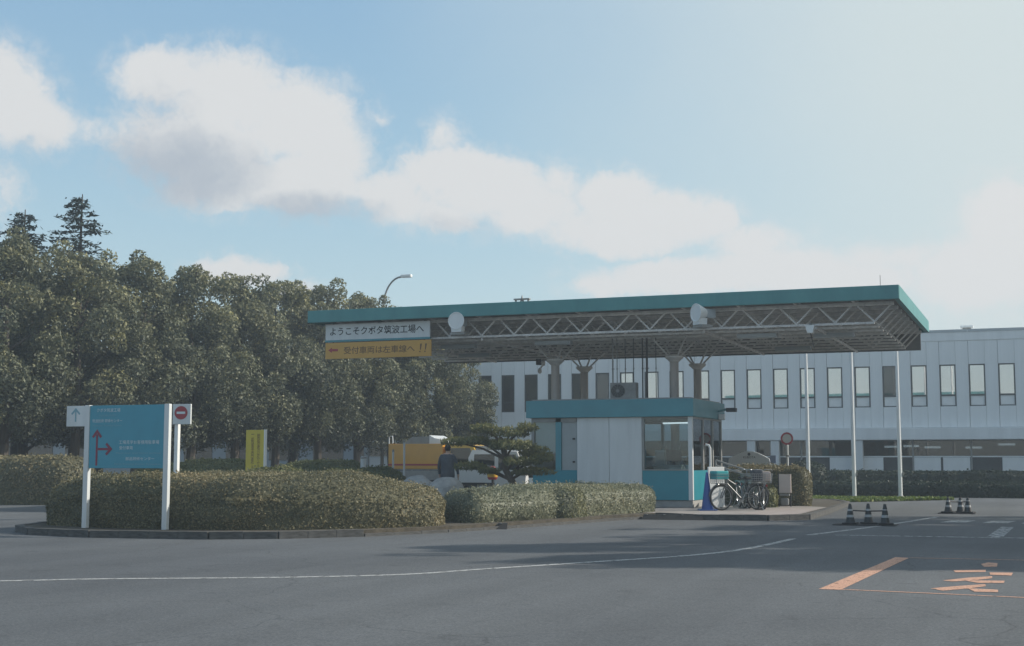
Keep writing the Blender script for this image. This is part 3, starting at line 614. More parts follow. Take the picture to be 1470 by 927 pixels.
# ------------------------------------------------------------------ signs
sg = thing('direction_sign', 'teal direction board with white Japanese text and red arrows on two white posts', 'sign', (-16.37,21.75,.12))
for x in (-.92,.92): MB().box(x-.055,x+.055,-.045,.045,0,2.37,.008).build('post','white_panel',sg)
MB().box(-.862,.862,-.03,.03,1.15,2.36,.006).build('board','sign_teal',sg)
T = lambda s, x, z, w, h, m='ink_white': text_mesh(s, w, h, x, z, -.034, m, sg)
T('クボタ筑波工場', -.70, 2.23, .55, .075); T('TSUKUBA PLANT', -.66, 2.15, .42, .03,'ink_pale')
T('筑波技術 研修センター', -.80, 2.03, .70, .065); T('Tsukuba Training Center', -.78, 1.95, .68, .035,'ink_pale')
T('工場見学お客様用駐車場', -.16, 1.61, .92, .075); T('受付車両', -.15, 1.505, .31, .07); T('Plant tour and visitor parking', -.22, 1.42, 1.02, .035,'ink_pale')
T('部品研修センター', .0, 1.30, .66, .065); T('Parts Training Center Reception', -.25, 1.21, 1.05, .035,'ink_pale')
ar = MB(); y0, y1 = -.0345, -.033
ar.box(-.70,-.655,y0,y1,1.20,1.80); ar.prism([(-.6775,1.90),(-.56,1.76),(-.60,1.73),(-.6775,1.82),(-.755,1.73),(-.795,1.76)],y0-.002,y0,'Y')
ar.box(-.65,-.37,y0,y1,1.495,1.54); ar.prism([(-.31,1.5175),(-.44,1.64),(-.475,1.605),(-.385,1.5175),(-.475,1.43),(-.44,1.395)],y0-.002,y0,'Y')
mat('arrow_red',(.24,.04,.075),.5,.1,5); ar.build('arrows','arrow_red',sg)
ab = MB().box(-1.43,-.985,-.02,.02,1.96,2.36,.006).build('arrow_board','white_panel',sg); ab['label'] = 'small white board with a faint grey up arrow'
MB().prism([(-1.21,2.32),(-1.10,2.21),(-1.125,2.185),(-1.195,2.25),(-1.195,2.05),(-1.225,2.05),(-1.225,2.25),(-1.295,2.185),(-1.32,2.21)],-.0245,-.023,'Y').build('arrow','ink_pale',ab)
ne = thing('no_entry_sign', 'white board with red no entry disc on a slim white post', 'sign', (-19.66,28.35,.12))
ne.scale = (1.3,1.3,1.13)
MB().box(-.20,-.12,-.02,.06,0,2.36,.006).build('post','white_paint',ne); MB().box(-.22,.18,-.06,-.021,1.93,2.37,.006).build('board','white_panel',ne)
MB().lathe([(.145,-.0655),(.145,-.064)],28,(-.03,0,2.18),'Y').build('red_disc','ink_red',ne); MB().box(-.125,.065,-.069,-.067,2.155,2.205).build('white_bar','ink_white',ne)
ys_ = thing('notice_board', 'yellow upright notice board with two columns of dark writing behind the hedge', 'sign', (-20.4,32.85,0))
MB().box(-.29,.29,-.05,.05,.55,2.26,.006).build('board','yellow_sign',ys_)
for x in (-.2,.2): MB().box(x-.03,x+.03,.055,.1,0,2.1).build('leg','grey_steel',ys_)
MB().box(.292,.325,-.055,.055,.5,2.27).build('edge_strip','white_paint',ys_)
for x, s in ((-.09,'一\n般\n車\n両\n進\n入\n禁\n止'),(.10,'関\n係\n者\n以\n外\n立\n入\n禁\n止')): text_mesh(s, .10, 1.35, x-.03, .80, -.054, 'ink_brown', ys_)
rs = thing('round_traffic_sign', 'round traffic sign with red ring on a pale pole behind the clipped hedge', 'sign', (-7.59,44,.12))
MB().tube([(0,0,0),(0,0,2.16)],.033,10).build('pole','white_paint',rs,True); MB().lathe([(.20,-.05),(.20,-.04)],28,(0,0,1.99),'Y').build('disc','white_paint',rs); 
rg = MB(); k = 28
for r_ in (.145,.202):
    rg.v += [(r_*math.cos(2*math.pi*j/k),-.054,1.99+r_*math.sin(2*math.pi*j/k)) for j in range(k)]
rg.f = [(j,(j+1)%k,k+(j+1)%k,k+j) for j in range(k)]; mat('ring_red',(.52,.05,.085),.5,.05,5); rg.build('red_ring','ring_red',rs)
for z in (1.93,2.05): MB().box(-.05,.05,-.04,.035,z-.015,z+.015).build('clamp','grey_steel',rs)
MB().box(-.07,.07,-.05,.04,1.42,1.46).build('clamp','grey_steel',rs)
bo = thing('stand_board', 'beige blank board on a grey stand in front of the clipped hedge', 'notice board', (-6.72,38.45,.13))
MB().box(-.17,.17,-.03,.03,.38,.90,.01).build('board','beige_board',bo); MB().box(-.19,-.16,-.035,.035,0,.92).build('leg','dark_metal',bo); MB().box(.13,.16,.04,.08,0,.6).build('leg','dark_metal',bo); MB().box(-.14,.13,-.06,.08,.30,.36,.01).build('crossbar','grey_steel',bo); MB().box(-.13,.1,-.05,.1,.03,.24,.05).build('weight','grey_steel',bo)
ah = thing('arched_board', 'pale arched board with dark emblem and name rising behind the clipped hedge', 'sign', (-9.22,46,.12))
arc = [(-.72,0),(.70,0),(.70,1.20)]+[(.70-1.42*t,1.30+.30*math.sin(math.pi*min(max(t*.94+.03,0),1))) for t in np.linspace(.02,.98,14)]+[(-.72,1.20)]
MB().prism(arc,-.06,.06,'Y').build('board','white_panel',ah); MB().lathe([(.05,-.066),(.05,-.064)],14,(.0,0,1.50),'Y').build('emblem','ink_dark',ah); text_mesh('KUBOTA',.42,.075,-.2,1.36,-.065,'ink_dark',ah)
bd = thing('blue_board', 'small blue board next to the arched board', 'sign', (-8.42,46,.12)); mat('pale_blue',(.22,.28,.42),.5,.05,3); MB().box(-.1,.1,-.02,.02,1.2,1.46,.005).build('board','pale_blue',bd); MB().box(-.02,.02,.021,.06,0,1.4).build('post','grey_steel',bd); 

# ------------------------------------------------------------------ cones, ramps, bollard, white board
def cone(name, label, cat, loc, h, rb, m1, group=None, stripes=None, base=True, msq='black_rubber'):
    t = thing(name, label, cat, loc, random.uniform(-.4,.4), group)
    if base: MB().box(-rb*1.45,rb*1.45,-rb*1.45,rb*1.45,0,.035,.012).build('base',msq,t)
    r = lambda z: rb+(.03-rb)*z/h
    zs = [0.03]+list(stripes or [])+[h]
    for i in range(len(zs)-1):
        MB().lathe([(r(zs[i]),zs[i]),(r(zs[i+1]),zs[i+1])]+([(.012,h+.01)] if i == len(zs)-2 else []),18).build('cone_body' if i % 2 == 0 else 'stripe', m1 if i % 2 == 0 else 'stripe_grey', t, True)
    return t
mat('stripe_grey',(.42,.43,.43),.6,.12,8)
cone('traffic_cone','tall blue cone standing at the booth corner by the bicycles','traffic cone',(-8.12,34.95,.125),.98,.16,'blue_plastic',msq='blue_plastic')
for gx, gy, hh, lab, k3 in ((-3.62,30.9,.44,'black and white cone standing on the larger dark rubber mat','cones of the near barrier'),(-2.14,38.5,.40,'black and white cone standing on the smaller dark mat by the crossing bars','cones of the far barrier')):
    dxs = (-.36,.0,.38) if gy < 33 else (-.24,.06,.26)
    for i, dx in enumerate(dxs): cone('barrier_cone', lab, 'traffic cone', (gx+dx, gy+(.0,.25,.05)[i], .022), hh, .11, 'dark_metal', k3, (.15,.205,.29,.33))
    mt = thing('rubber_mat', 'flat dark rubber mat under the %s' % ('larger cone barrier by the white road line' if gy < 33 else 'smaller cone barrier by the crossing bars'), 'mat', (gx,gy+.1,0)); MB().box(-.72 if gy<33 else -.5,.62 if gy<33 else .45,-.35,.4,.0,.02,.008).build('sheet','black_rubber',mt)
    br = thing('cone_bar', 'thin bar across the %s' % ('larger cone barrier by the white road line' if gy < 33 else 'smaller cone barrier by the crossing bars'), 'bar', (gx,gy+.1,.3)); MB().tube([(dxs[0],-.1,.02),(dxs[1],.15,.0),(dxs[2],-.04,.02)],.014,8).build('bar','dark_metal',br)
    for dx in (dxs[0],dxs[2]): MB().lathe([(.055,0),(.055,.03)],12,(dx,-.07,.0)).build('ring','dark_metal',br)
for (x0,x1,y,lb,rz) in ((-.26,.26,27.0,'short black rubber kerb ramp by the gap in the hedge',R(70)),(-.72,.72,32.35,'long black rubber kerb ramp before the booth',R(6))):
    r_ = thing('kerb_ramp', lb, 'kerb ramp', ((-10.62 if y < 30 else -8.3), (26.35 if y < 30 else 32.0), 0), R(16) if y < 30 else rz)
    MB().prism([(-.02,0),(.24,0),(.24,.12),(.2,.125)],x0,x1,'X').build('ramp','black_rubber',r_)
    for i in range(3): MB().box(x0+.06+(x1-x0)*.3*i,x0+.1+(x1-x0)*.3*i,.13,.17,.11,.128).build('bolt','grey_steel',r_)
bw = thing('white_bollard', 'short white bollard with dark cap between pine and booth', 'bollard', (-13.1,35.2,.12)); MB().tube([(0,0,0),(0,0,.82)],.06,14).build('post','white_paint',bw,True); MB().lathe([(.065,.822),(.065,.87),(.03,.90)],14).build('cap','dark_metal',bw,True)
wb = thing('white_panel_board', 'plain white upright board behind the bicycles', 'board', (-8.12,36.0,.125), R(48)); MB().box(-.26,.26,-.02,.02,.05,1.12,.008).build('panel','white_paint',wb)
for x in (-.16,.18): MB().box(x-.02,x+.02,.025,.06,0,1.1).build('leg','grey_steel',wb)
hr = thing('slanting_handrail', 'grey slanting handrail running behind the bicycles', 'handrail', (-7.9,36.9,.125))
for dz in (0,-.14): MB().tube([(-.42,0,1.30+dz),(.0,0,1.16+dz),(.85,.1,.90+dz)],.025,8).build('rail','grey_steel',hr,True)
for x,z in ((-.42,1.3),(.85,.90)): MB().tube([(x,0 if x<0 else .1,0),(x,0 if x<0 else .1,z)],.025,8).build('post','grey_steel',hr,True)
lp = thing('slim_gate_post', 'slim white post with a hooked top beside the white board', 'post', (-8.35,36.35,.125)); MB().tube([(0,0,0),(0,0,1.62),(-.03,-.02,1.70),(-.12,-.03,1.72)],.03,8).build('pole','white_paint',lp,True); MB().lathe([(.07,0),(.07,.03)],12).build('base','grey_steel',lp)

# ------------------------------------------------------------------ bicycles
def bicycle(label, loc, rz, basket='bike_grey', extra=None):
    t = thing('bicycle', label, 'bicycle', loc, rz, 'bicycles parked by the booth')
    ring = lambda c, r, n=28: [(c[0]+r*math.cos(2*math.pi*i/n), 0, c[1]+r*math.sin(2*math.pi*i/n)) for i in range(n)]
    for x in (-.53,.55):
        w = thing_part('wheel', t, (x,0,.335))
        MB().tube(ring((0,0),.315),.022,8,closed=True).build('tyre','tyre',w,True); MB().tube(ring((0,0),.288),.011,6,closed=True).build('rim','chrome',w,True)
        s = MB()
        for i in range(14): a = 2*math.pi*i/14; s.tube([(.02*math.cos(a+.8),(.02 if i%2 else -.02),.02*math.sin(a+.8)),(.285*math.cos(a),0,.285*math.sin(a))],.0028,4)
        s.build('spokes','chrome',w); MB().lathe([(.022,-.05),(.022,.05)],10,(0,0,0),'Y').build('hub','chrome',w,True)
        n = 14; pa = [(x+.35*math.cos(a),0,.335+.35*math.sin(a)) for a in np.linspace(.1,2.9,n)]
        MB().tube(pa,.016,6).build('mudguard','bike_grey',t,True)
    f = MB(); 
    for a, b, r in (((-.53,0,.335),(-.05,0,.29),.014),((-.05,0,.29),(-.17,0,.78),.018),((-.05,0,.29),(.38,0,.70),.02),((-.12,0,.52),(.36,0,.80),.018),((-.53,0,.335),(-.15,0,.66),.011),((.36,0,.86),(.42,0,.62),.02)): f.tube([a,b],r,8)
    f.tube([(.42,.05,.62),(.55,.05,.335)],.013,8); f.tube([(.42,-.05,.62),(.55,-.05,.335)],.013,8); f.tube([(.42,-.05,.62),(.42,.05,.62)],.016,8)
    f.build('frame',extra or 'bike_grey',t,True)
    MB().tube([(.35,0,.84),(.33,0,1.02),(.36,.08,1.05),(.24,.25,1.04),(.10,.27,1.0)],.013,8).tube([(.33,0,1.02),(.36,-.08,1.05),(.24,-.25,1.04),(.10,-.27,1.0)],.013,8).build('handlebar','chrome',t,True)
    MB().prism([(-.30,.80),(-.28,.86),(-.14,.84),(-.04,.83),(.0,.80)],-.03,.03,'Y').box(-.30,-.14,-.09,.09,.80,.85,.03).build('saddle','black_rubber',t)
    bk = MB(); x0,x1,z0,z1 = .42,.76,.70,.94
    for z in np.linspace(z0,z1,5): e = .03*(z-z0)/(z1-z0); bk.tube([(x0-e,-.17-e,z),(x1+e,-.17-e,z),(x1+e,.17+e,z),(x0-e,.17+e,z)],.005,4,closed=True)
    for k_ in np.linspace(0,1,7):
        bk.tube([(x0+(x1-x0)*k_,-.17,z0),(x0+(x1-x0)*k_,-.2,z1)],.004,4); bk.tube([(x0+(x1-x0)*k_,.17,z0),(x0+(x1-x0)*k_,.2,z1)],.004,4); bk.tube([(x1,-.17+.34*k_,z0),(x1+.03,-.17+.34*k_,z1)],.004,4); bk.tube([(x0,-.17+.34*k_,z0),(x1,-.17+.34*k_,z0)],.004,4)
    bk.build('basket','chrome',t)
    MB().box(-.78,-.30,-.06,.06,.715,.73).tube([(-.75,.05,.72),(-.53,.06,.335)],.007,5).tube([(-.75,-.05,.72),(-.53,-.06,.335)],.007,5).build('rear_rack','chrome',t)
    MB().tube([(-.52,.07,.30),(-.60,.16,.01)],.012,6).tube([(-.52,-.07,.30),(-.60,-.16,.01)],.012,6).tube([(-.60,.16,.01),(-.60,-.16,.01)],.012,6).build('stand','chrome',t)
    MB().lathe([(.085,-.008),(.085,.008)],18,(-.05,-.04,.29),'Y').tube([(-.05,-.05,.29),(.03,-.06,.14)],.011,6).tube([(-.05,.05,.29),(-.13,.06,.44)],.011,6).box(0,.06,-.15,-.06,.125,.15).box(-.16,-.10,.06,.15,.43,.455).build('crank','chrome',t)
    MB().tube([(-.53,-.045,.375),(-.05,-.045,.375)],.01,6).tube([(-.53,-.045,.295),(-.05,-.045,.205)],.008,6).build('chain_guard','bike_grey',t)
    MB().lathe([(.03,.62),(.045,.68),(.01,.70)],10,(.0,0,0),'X').build('headlamp','chrome',t,True,(0,0,.66))
    MB().box(-.80,-.78,-.03,.03,.60,.66,.006).build('reflector','ink_red',t)
    return t
def thing_part(name, parent, loc):
    o = bpy.data.objects.new(name, None); COL.objects.link(o); o.parent = parent; o.location = loc; return o
b1 = bicycle('bicycle with turquoise cover in its basket beside the white board', (-7.36,35.40,.125), R(221))
MB().box(.42,.78,-.19,.19,.80,1.02,.03).build('basket_cover','turquoise_plastic',b1)
b2_ = bicycle('silver bicycle with dark bag in its basket between two others', (-7.28,36.35,.125), R(-62)); MB().box(.45,.73,-.14,.14,.74,1.05,.05).build('bag','jacket',b2_)
b3_ = bicycle('bicycle with pale bag next to the small lit bush', (-7.05,36.75,.125), R(-72),extra='dark_metal'); MB().box(.45,.74,-.15,.15,.74,1.0,.03).build('bag','beige_board',b3_)

b4_ = bicycle('dark bicycle at the back of the row against the clipped hedge', (-7.62,37.2,.125), R(-64),extra='dark_metal')
# ------------------------------------------------------------------ hedges
def resample(poly, step):
    out = []; n = len(poly)
    for i in range(n):
        a, b = np.array(poly[i]), np.array(poly[(i+1)%n]); k = max(1, int(round(np.linalg.norm(b-a)/step)))
        for j in range(k): out.append(a+(b-a)*j/k)
    P = np.array(out)
    for _ in range(3): P = .5*P+.25*(np.roll(P,1,0)+np.roll(P,-1,0))
    return P
def hedge(name, label, cat, poly, h, z0, material, dens=550, ls=.05, sh=.30, seed=1, group=None, lump=.05, taper=None):
    A = np.array(poly); area = .5*np.sum(A[:,0]*np.roll(A[:,1],-1)-np.roll(A[:,0],-1)*A[:,1])
    if area < 0: poly = poly[::-1]
    c = A.mean(0); P = resample(poly, .22)-c; n = len(P)
    t = unit(np.roll(P,-1,0)-np.roll(P,1,0)); nrm = np.c_[t[:,1],-t[:,0]]
    rings = [(0.0,-.02),(0.25*h,.0),(.6*h,0.0),(h-sh*.9,-.02),(h-sh*.55,-sh*.18),(h-sh*.22,-sh*.5),(h-.03,-sh*.95),(h,-sh*1.7)]
    V = []
    for z, o in rings: V.append(np.c_[P+nrm*o, np.full(n,z)])
    V = np.vstack(V); bump = vnoise(V, 2.1, seed)*lump+vnoise(V, 6., seed+3)*lump*.45
    nv = np.zeros_like(V); 
    for i,(z,o) in enumerate(rings):
        f = min(1, max(0,(z-(h-sh))/sh)); nv[i*n:(i+1)*n,:2] = nrm*(1-.8*f); nv[i*n:(i+1)*n,2] = f
    if taper is not None: V[:,2] *= taper(V[:,0]+c[0], V[:,1]+c[1])
    mask = np.clip(V[:,2]/.15,0,1); V = V+nv*(bump*mask)[:,None]
    F = []
    for i in range(len(rings)-1):
        for j in range(n): j2 = (j+1)%n; F.append((i*n+j,i*n+j2,(i+1)*n+j2,(i+1)*n+j))
    cap = tessellate_polygon([[Vector((p[0],p[1],0)) for p in V[-n:]]]); o = (len(rings)-1)*n
    for q in cap:
        q = tuple(o+i for i in q); a,b_,c_ = V[q[0]],V[q[1]],V[q[2]]
        F.append(q if np.cross(b_-a,c_-a)[2] > 0 else q[::-1])
    tri = []
    for f in F:
        tri.append((f[0],f[1],f[2])); 
        if len(f) == 4: tri.append((f[0],f[2],f[3]))
    tri = np.array(tri); a,b_,c_ = V[tri[:,0]],V[tri[:,1]],V[tri[:,2]]
    cr = np.cross(b_-a,c_-a); ar = np.linalg.norm(cr,axis=1)/2; fn = unit(cr)
    N = int(ar.sum()*dens); idx = rng.choice(len(tri), N, p=ar/ar.sum()); r1,r2 = np.sqrt(rng.random(N)),rng.random(N)
    Pt = a[idx]*(1-r1)[:,None]+b_[idx]*(r1*(1-r2))[:,None]+c_[idx]*(r1*r2)[:,None]
    nr = fn[idx]; Pt += nr*rng.uniform(-.03,.045,N)[:,None]
    # ragged top shoots
    top = (nr[:,2] > .6) & (rng.random(N) < .06); Pt[top,2] += rng.uniform(.02,.09,top.sum())
    ln = unit(nr*.8+rng.normal(size=(N,3))*.65)
    tint = np.clip(.45+.22*vnoise(Pt,1.6,seed+9)+.16*vnoise(Pt,7,seed+5)+rng.normal(0,.11,N),0,1)
    me = leaf_mesh(name, Pt, ln, rng.uniform(.6,1.25,N)*ls, material, tint, .6, (V, F, .12))
    o = link(name, me, None, (c[0],c[1],z0)); return tag(o, label, cat, group)
hedge('clipped_hedge','broad rounded hedge behind the teal direction sign','hedge',[(-19.4,23.4),(-18.7,22.3),(-16.8,21.9),(-14.4,22.0),(-13.2,22.5),(-12.1,23.5),(-11.2,25.0),(-11.5,25.9),(-13.0,26.8),(-16,28.2),(-18.8,27.2),(-19.4,25.2)],1.0,.12,'leaf_hedge',1900,.026,.50,1,lump=.07,taper=lambda x,y: np.clip(.72+(x+19.6)*.16,.72,1.0)*np.clip(1.0-(x+13.8)*.085,.78,1.0))
hedge('clipped_hedge','low hedge strip with grey green leaves along the kerb to the booth','hedge',[(-11.05,26.2),(-10.5,28.0),(-9.98,30.5),(-9.35,32.9),(-9.1,33.7),(-9.7,34.3),(-11.0,32.8),(-11.8,29.5),(-12.2,27.0)],.66,.12,'leaf_hedge_pale',2000,.025,.28,4,lump=.065)
hedge('clipped_hedge','boxy hedge with lit top behind the bicycles and beige board','hedge',[(-8.75,39.6),(-7.5,39.4),(-6.3,39.2),(-6.15,39.6),(-6.45,40.6),(-7.4,42.0),(-8.8,42.0)],1.08,.12,'leaf_hedge',1200,.034,.30,6)
hedge('low_bush','dark green clump set in the low hedge strip','bush',[(-10.5,29.0),(-9.98,29.3),(-9.82,30.3),(-10.2,30.9),(-10.8,30.5),(-10.9,29.5)],.69,.12,'leaf_tree',1500,.03,.28,14,lump=.08)
hedge('low_bush','small lit bush beside the parked bicycles','bush',[(-7.35,37.7),(-6.95,37.5),(-6.8,38.0),(-7.1,38.5),(-7.5,38.2)],.58,.12,'leaf_azalea',800,.045,.2,7)
hedge('clipped_hedge','long hedge beyond the side road left of the direction sign','hedge',[(-46,33.5),(-36,34.2),(-31,34.9),(-29.1,35.4),(-28.7,36.6),(-30,38),(-38,37.2),(-46,36.8)],1.50,.0,'leaf_hedge',600,.048,.5,8)
for i,(x,y,r,h,lb) in enumerate(((-27.2,38.2,1.3,1.3,'rounded shrub joining the end of the long side hedge'),(-25.9,39.4,1.9,1.42,'broad azalea mound between direction sign and yellow notice board'),(-24.1,42.8,1.8,1.34,'azalea mound right behind the yellow notice board'),(-22.6,41.2,1.6,1.36,'rounded azalea mound behind the hedge top, right of the notice board'),(-19.4,38.2,1.2,1.15,'low shrub between the notice board and the orange truck'),(-18.5,30.6,1.2,1.2,'azalea mound directly behind the broad hedge, beside the notice board'),(-16.9,31.6,1.3,1.17,'azalea mound behind the broad hedge toward the rocks'))):
    hedge('azalea_mound',lb,'shrub',[(x+r*math.cos(a),y+r*.8*math.sin(a)) for a in np.linspace(0,6.283,12)[:-1]],h,0,'leaf_azalea',700,.042,min(r*.55,.7),20+i)
hedge('clipped_hedge','long low hedge along the far road in front of the office','hedge',[(-8.8,55.0),(8,54.2),(8,55.6),(-8.8,56.4)],.52,0,'leaf_far',300,.07,.2,31)
hedge('clipped_hedge','taller dark hedge close to the office ground floor','hedge',[(-10.5,62.5),(9,61.6),(9,63.6),(-10.5,64.6)],.85,0,'leaf_far',260,.08,.25,33,lump=.09)
for i,(x,y,r,h) in enumerate(((-9.6,61.0,.9,1.35),(-8.1,60.2,.7,.95))):
    hedge('round_shrub',('tall' if i == 0 else 'short')+' dark shrub at the office end of the flagpoles','shrub',[(x+r*math.cos(a),y+r*math.sin(a)) for a in np.linspace(0,6.283,11)[:-1]],h,0,'leaf_far',320,.07,r*.6,40+i,lump=.12)

# ------------------------------------------------------------------ trees
def crown_mesh(seed, R_, Z0, Z1, nl, nleaf, ls, material, top_spikes=True):
    r = np.random.default_rng(seed); Hh = Z1-Z0
    lum = []
    for i in range(nl):
        t = r.uniform(0,1); prof = min(1, (1-t)**.42*1.3)*(.70+.30*min(1,t*4)); a = r.uniform(0,6.283); rr = R_*prof*math.sqrt(r.uniform(.25,1.0))
        lr = r.uniform(.40,.92)*(1-.32*t)
        lum.append((rr*math.cos(a),rr*math.sin(a),Z0+t*(Hh-.4),lr))
    if top_spikes:
        for i in range(10):
            a = r.uniform(0,6.283); rr = r.uniform(0,.75)*R_; lum.append((rr*math.cos(a),rr*math.sin(a),Z1-r.uniform(0,.9),r.uniform(.2,.4)))
    lum = np.array(lum); w = lum[:,3]**2; idx = r.choice(len(lum), nleaf, p=w/w.sum())
    d = unit(r.normal(size=(nleaf,3))+np.array([0,0,.25])); L_ = lum[idx]
    dist = L_[:,3]*r.uniform(.70,1.10,nleaf)
    Pt = L_[:,:3]+d*dist[:,None]*np.array([1,1,.9])
    ln = unit(d*.7+r.normal(size=(nleaf,3))*.7)
    lt = r.normal(0,.13,len(lum))[idx]
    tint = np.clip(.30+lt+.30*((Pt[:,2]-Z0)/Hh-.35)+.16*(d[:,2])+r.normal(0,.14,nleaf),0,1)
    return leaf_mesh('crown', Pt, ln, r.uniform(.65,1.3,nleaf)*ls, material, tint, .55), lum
def trunk_mesh(seed, h, lum, r0=.2):
    r = np.random.default_rng(seed); b = MB()
    pts = [(0,0,-.05)]; x = y = 0
    for z in np.linspace(.6,h,6): x += r.normal(0,.05); y += r.normal(0,.05); pts.append((x,y,z))
    b.tube(pts, [r0*1.25]+[r0*(1-.75*i/6) for i in range(6)], 9)
    for k in r.choice(len(lum), 14, replace=False):
        q = lum[k]; z = max(1.2, min(h*.9, q[2]-1.0)); b.tube([(x*z/h,y*z/h,z),((x*z/h+q[0])*.5,(y*z/h+q[1])*.5,(z+q[2])*.5+.1),(q[0],q[1],q[2])],[.07,.045,.02],6)
    return b.mesh('trunk','bark',True)
variants = []
for sd in range(5):
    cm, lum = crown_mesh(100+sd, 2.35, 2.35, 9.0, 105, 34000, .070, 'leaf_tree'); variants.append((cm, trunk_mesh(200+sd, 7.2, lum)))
def tree(name, label, x, y, h, var, rz, wid=1.0, group=None, cat='tree'):
    t = thing(name, label, cat, (x,y,0), rz, group); cm, tm = variants[var]; s = h/9.15; t.scale = (wid,wid,s)
    link('crown', cm, t); link('trunk', tm, t); return t
# row receding along the side road: heights follow the skyline of the photograph
row = [(-36.6,36.2,9.3,1.0),(-34.6,38.8,9.55,1.02),(-33.6,41.6,9.45,1.0),(-33.0,44.4,9.4,1.02),(-32.5,47.2,9.45,1.0),(-32.1,50.0,9.5,1.02),(-31.7,52.8,9.6,1.0),(-31.2,55.6,9.75,.98),(-30.6,58.4,9.5,.95),(-30.0,61.0,9.1,.92),(-29.2,63.2,8.5,.88),(-28.6,65.5,8.1,.82)]
names = ['at the side road, farthest from the canopy','over the long side hedge','above the end of the long side hedge','behind the teal direction sign','behind the no entry sign','behind the yellow notice board','just past the yellow notice board','showing beside the canopy end','behind the canopy end and welcome board','behind the lane sign','above the orange truck','against the end of the office']
for i,(x,y,h,w) in enumerate(row):
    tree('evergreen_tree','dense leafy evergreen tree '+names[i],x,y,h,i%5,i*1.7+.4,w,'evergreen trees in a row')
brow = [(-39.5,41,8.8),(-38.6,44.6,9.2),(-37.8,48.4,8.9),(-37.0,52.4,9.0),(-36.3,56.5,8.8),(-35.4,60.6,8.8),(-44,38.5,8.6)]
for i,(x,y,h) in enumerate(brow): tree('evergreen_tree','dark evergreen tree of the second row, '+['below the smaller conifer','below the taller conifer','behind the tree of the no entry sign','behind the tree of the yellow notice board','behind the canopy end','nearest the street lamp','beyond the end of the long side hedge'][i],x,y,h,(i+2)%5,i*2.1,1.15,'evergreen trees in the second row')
# trees to the right of the gate, outside the view, whose shade lies on the road
for i,(x,y,h,w) in enumerate(((7.2,26.4,9.4,.95),(6.6,29.4,10.6,1.0),(7.4,32.6,9.2,1.05),(6.9,36.0,9.0,1.05),(7.3,39.4,8.4,1.0),(10.4,27.6,9.8,1.1),(10.2,31.6,9.6,1.1),(10.6,35.8,9.2,1.1))):
    tree('roadside_tree','leafy tree beside the gate road casting shade over the painted bay',x,y,h,i%5,i*1.3,w,'trees right of the gate')
# conifers
def conifer(label, x, y, h, sd):
    r = np.random.default_rng(sd); t = thing('conifer_tree', label, 'tree', (x,y,0), r.uniform(0,6), 'conifers above the tree row')
    MB().tube([(0,0,-.05),(.05,0,h*.5),(0,.03,h)],[.26,.15,.02],9).build('trunk','bark',t,True)
    P=[];Nn=[];T_=[]; br = MB()
    for z in np.linspace(3.2,h-.25,34):
        f = (h-z)/(h-3.2); ln = 3.5*f**.66+.15
        for k in range(5):
            a = r.uniform(0,6.283); l = ln*r.uniform(.65,1.1); n = int(16+46*f)
            s = r.uniform(0.12,1,n)**.8; dz = .28*s*l*.5-.16*(s*l)**1.5*.5
            sp = r.normal(0,.10+.10*s,n)
            px = np.cos(a)*s*l-np.sin(a)*sp; py = np.sin(a)*s*l+np.cos(a)*sp
            P.append(np.c_[px,py,z+dz-np.abs(r.normal(0,.10,n))]); Nn.append(unit(np.c_[r.normal(0,.5,(n,2)),np.ones(n)])); T_.append(np.clip(.3+.3*s+r.normal(0,.15,n),0,1))
            br.tube([(0,0,z),(np.cos(a)*l*.9,np.sin(a)*l*.9,z+.14*l*.9-.08*(l*.9)**1.5)],[.03,.008],4)
    P=np.vstack(P);Nn=np.vstack(Nn);T_=np.concatenate(T_)
    link('crown', leaf_mesh('crown',P,Nn,r.uniform(.09,.2,len(P)),'leaf_conifer',T_,.35), t); br.build('limbs','bark',t)
conifer('taller dark conifer rising above the evergreen trees',-38.4,47.4,12.9,5); conifer('smaller dark conifer rising above the evergreen trees',-40.6,46.4,12.2,9)
# trained pine beside the booth
pt = thing('garden_pine','trained garden pine with flat needle pads and leaning trunk beside the booth','tree',(-12.2,32.15,.12)); pt.scale = (.92,.92,.90)
pads = [(-1.1,-.1,2.34,.42,.13),(-.35,.0,2.22,.58,.15),(.1,.1,2.36,.28,.13),(-.15,-.3,1.86,.62,.15),(.35,.0,1.68,.42,.16),(.62,-.1,1.52,.34,.14),(.1,-.3,1.42,.55,.14),(.25,.05,1.13,.55,.12),(-1.80,.0,1.97,.55,.13),(-1.35,.1,2.0,.35,.12),(-1.5,-.1,1.28,.42,.12),(-.75,.15,1.95,.3,.1),(-.95,-.1,1.16,.3,.1)]
tr = MB(); tr.tube([(.05,0,-.05),(-.10,0,.4),(-.30,.02,.85),(-.52,.0,1.25),(-.50,.0,1.7),(-.62,0,2.1)],[.13,.115,.10,.085,.06,.03],9)
for (x,y,z,r_,h_) in pads:
    z0 = max(.9, z-.5); fx = -.32-.2*(z0-.85)/.4 if z0 < 1.25 else -.51
    tr.tube([(fx,0,z0),((fx+x)/2,y*.5,(z0+z)/2+.05),(x,y,z-.05)],[.045,.032,.018],6)
tr.build('trunk','bark',pt,True)
P=[];Nn=[];T_=[]
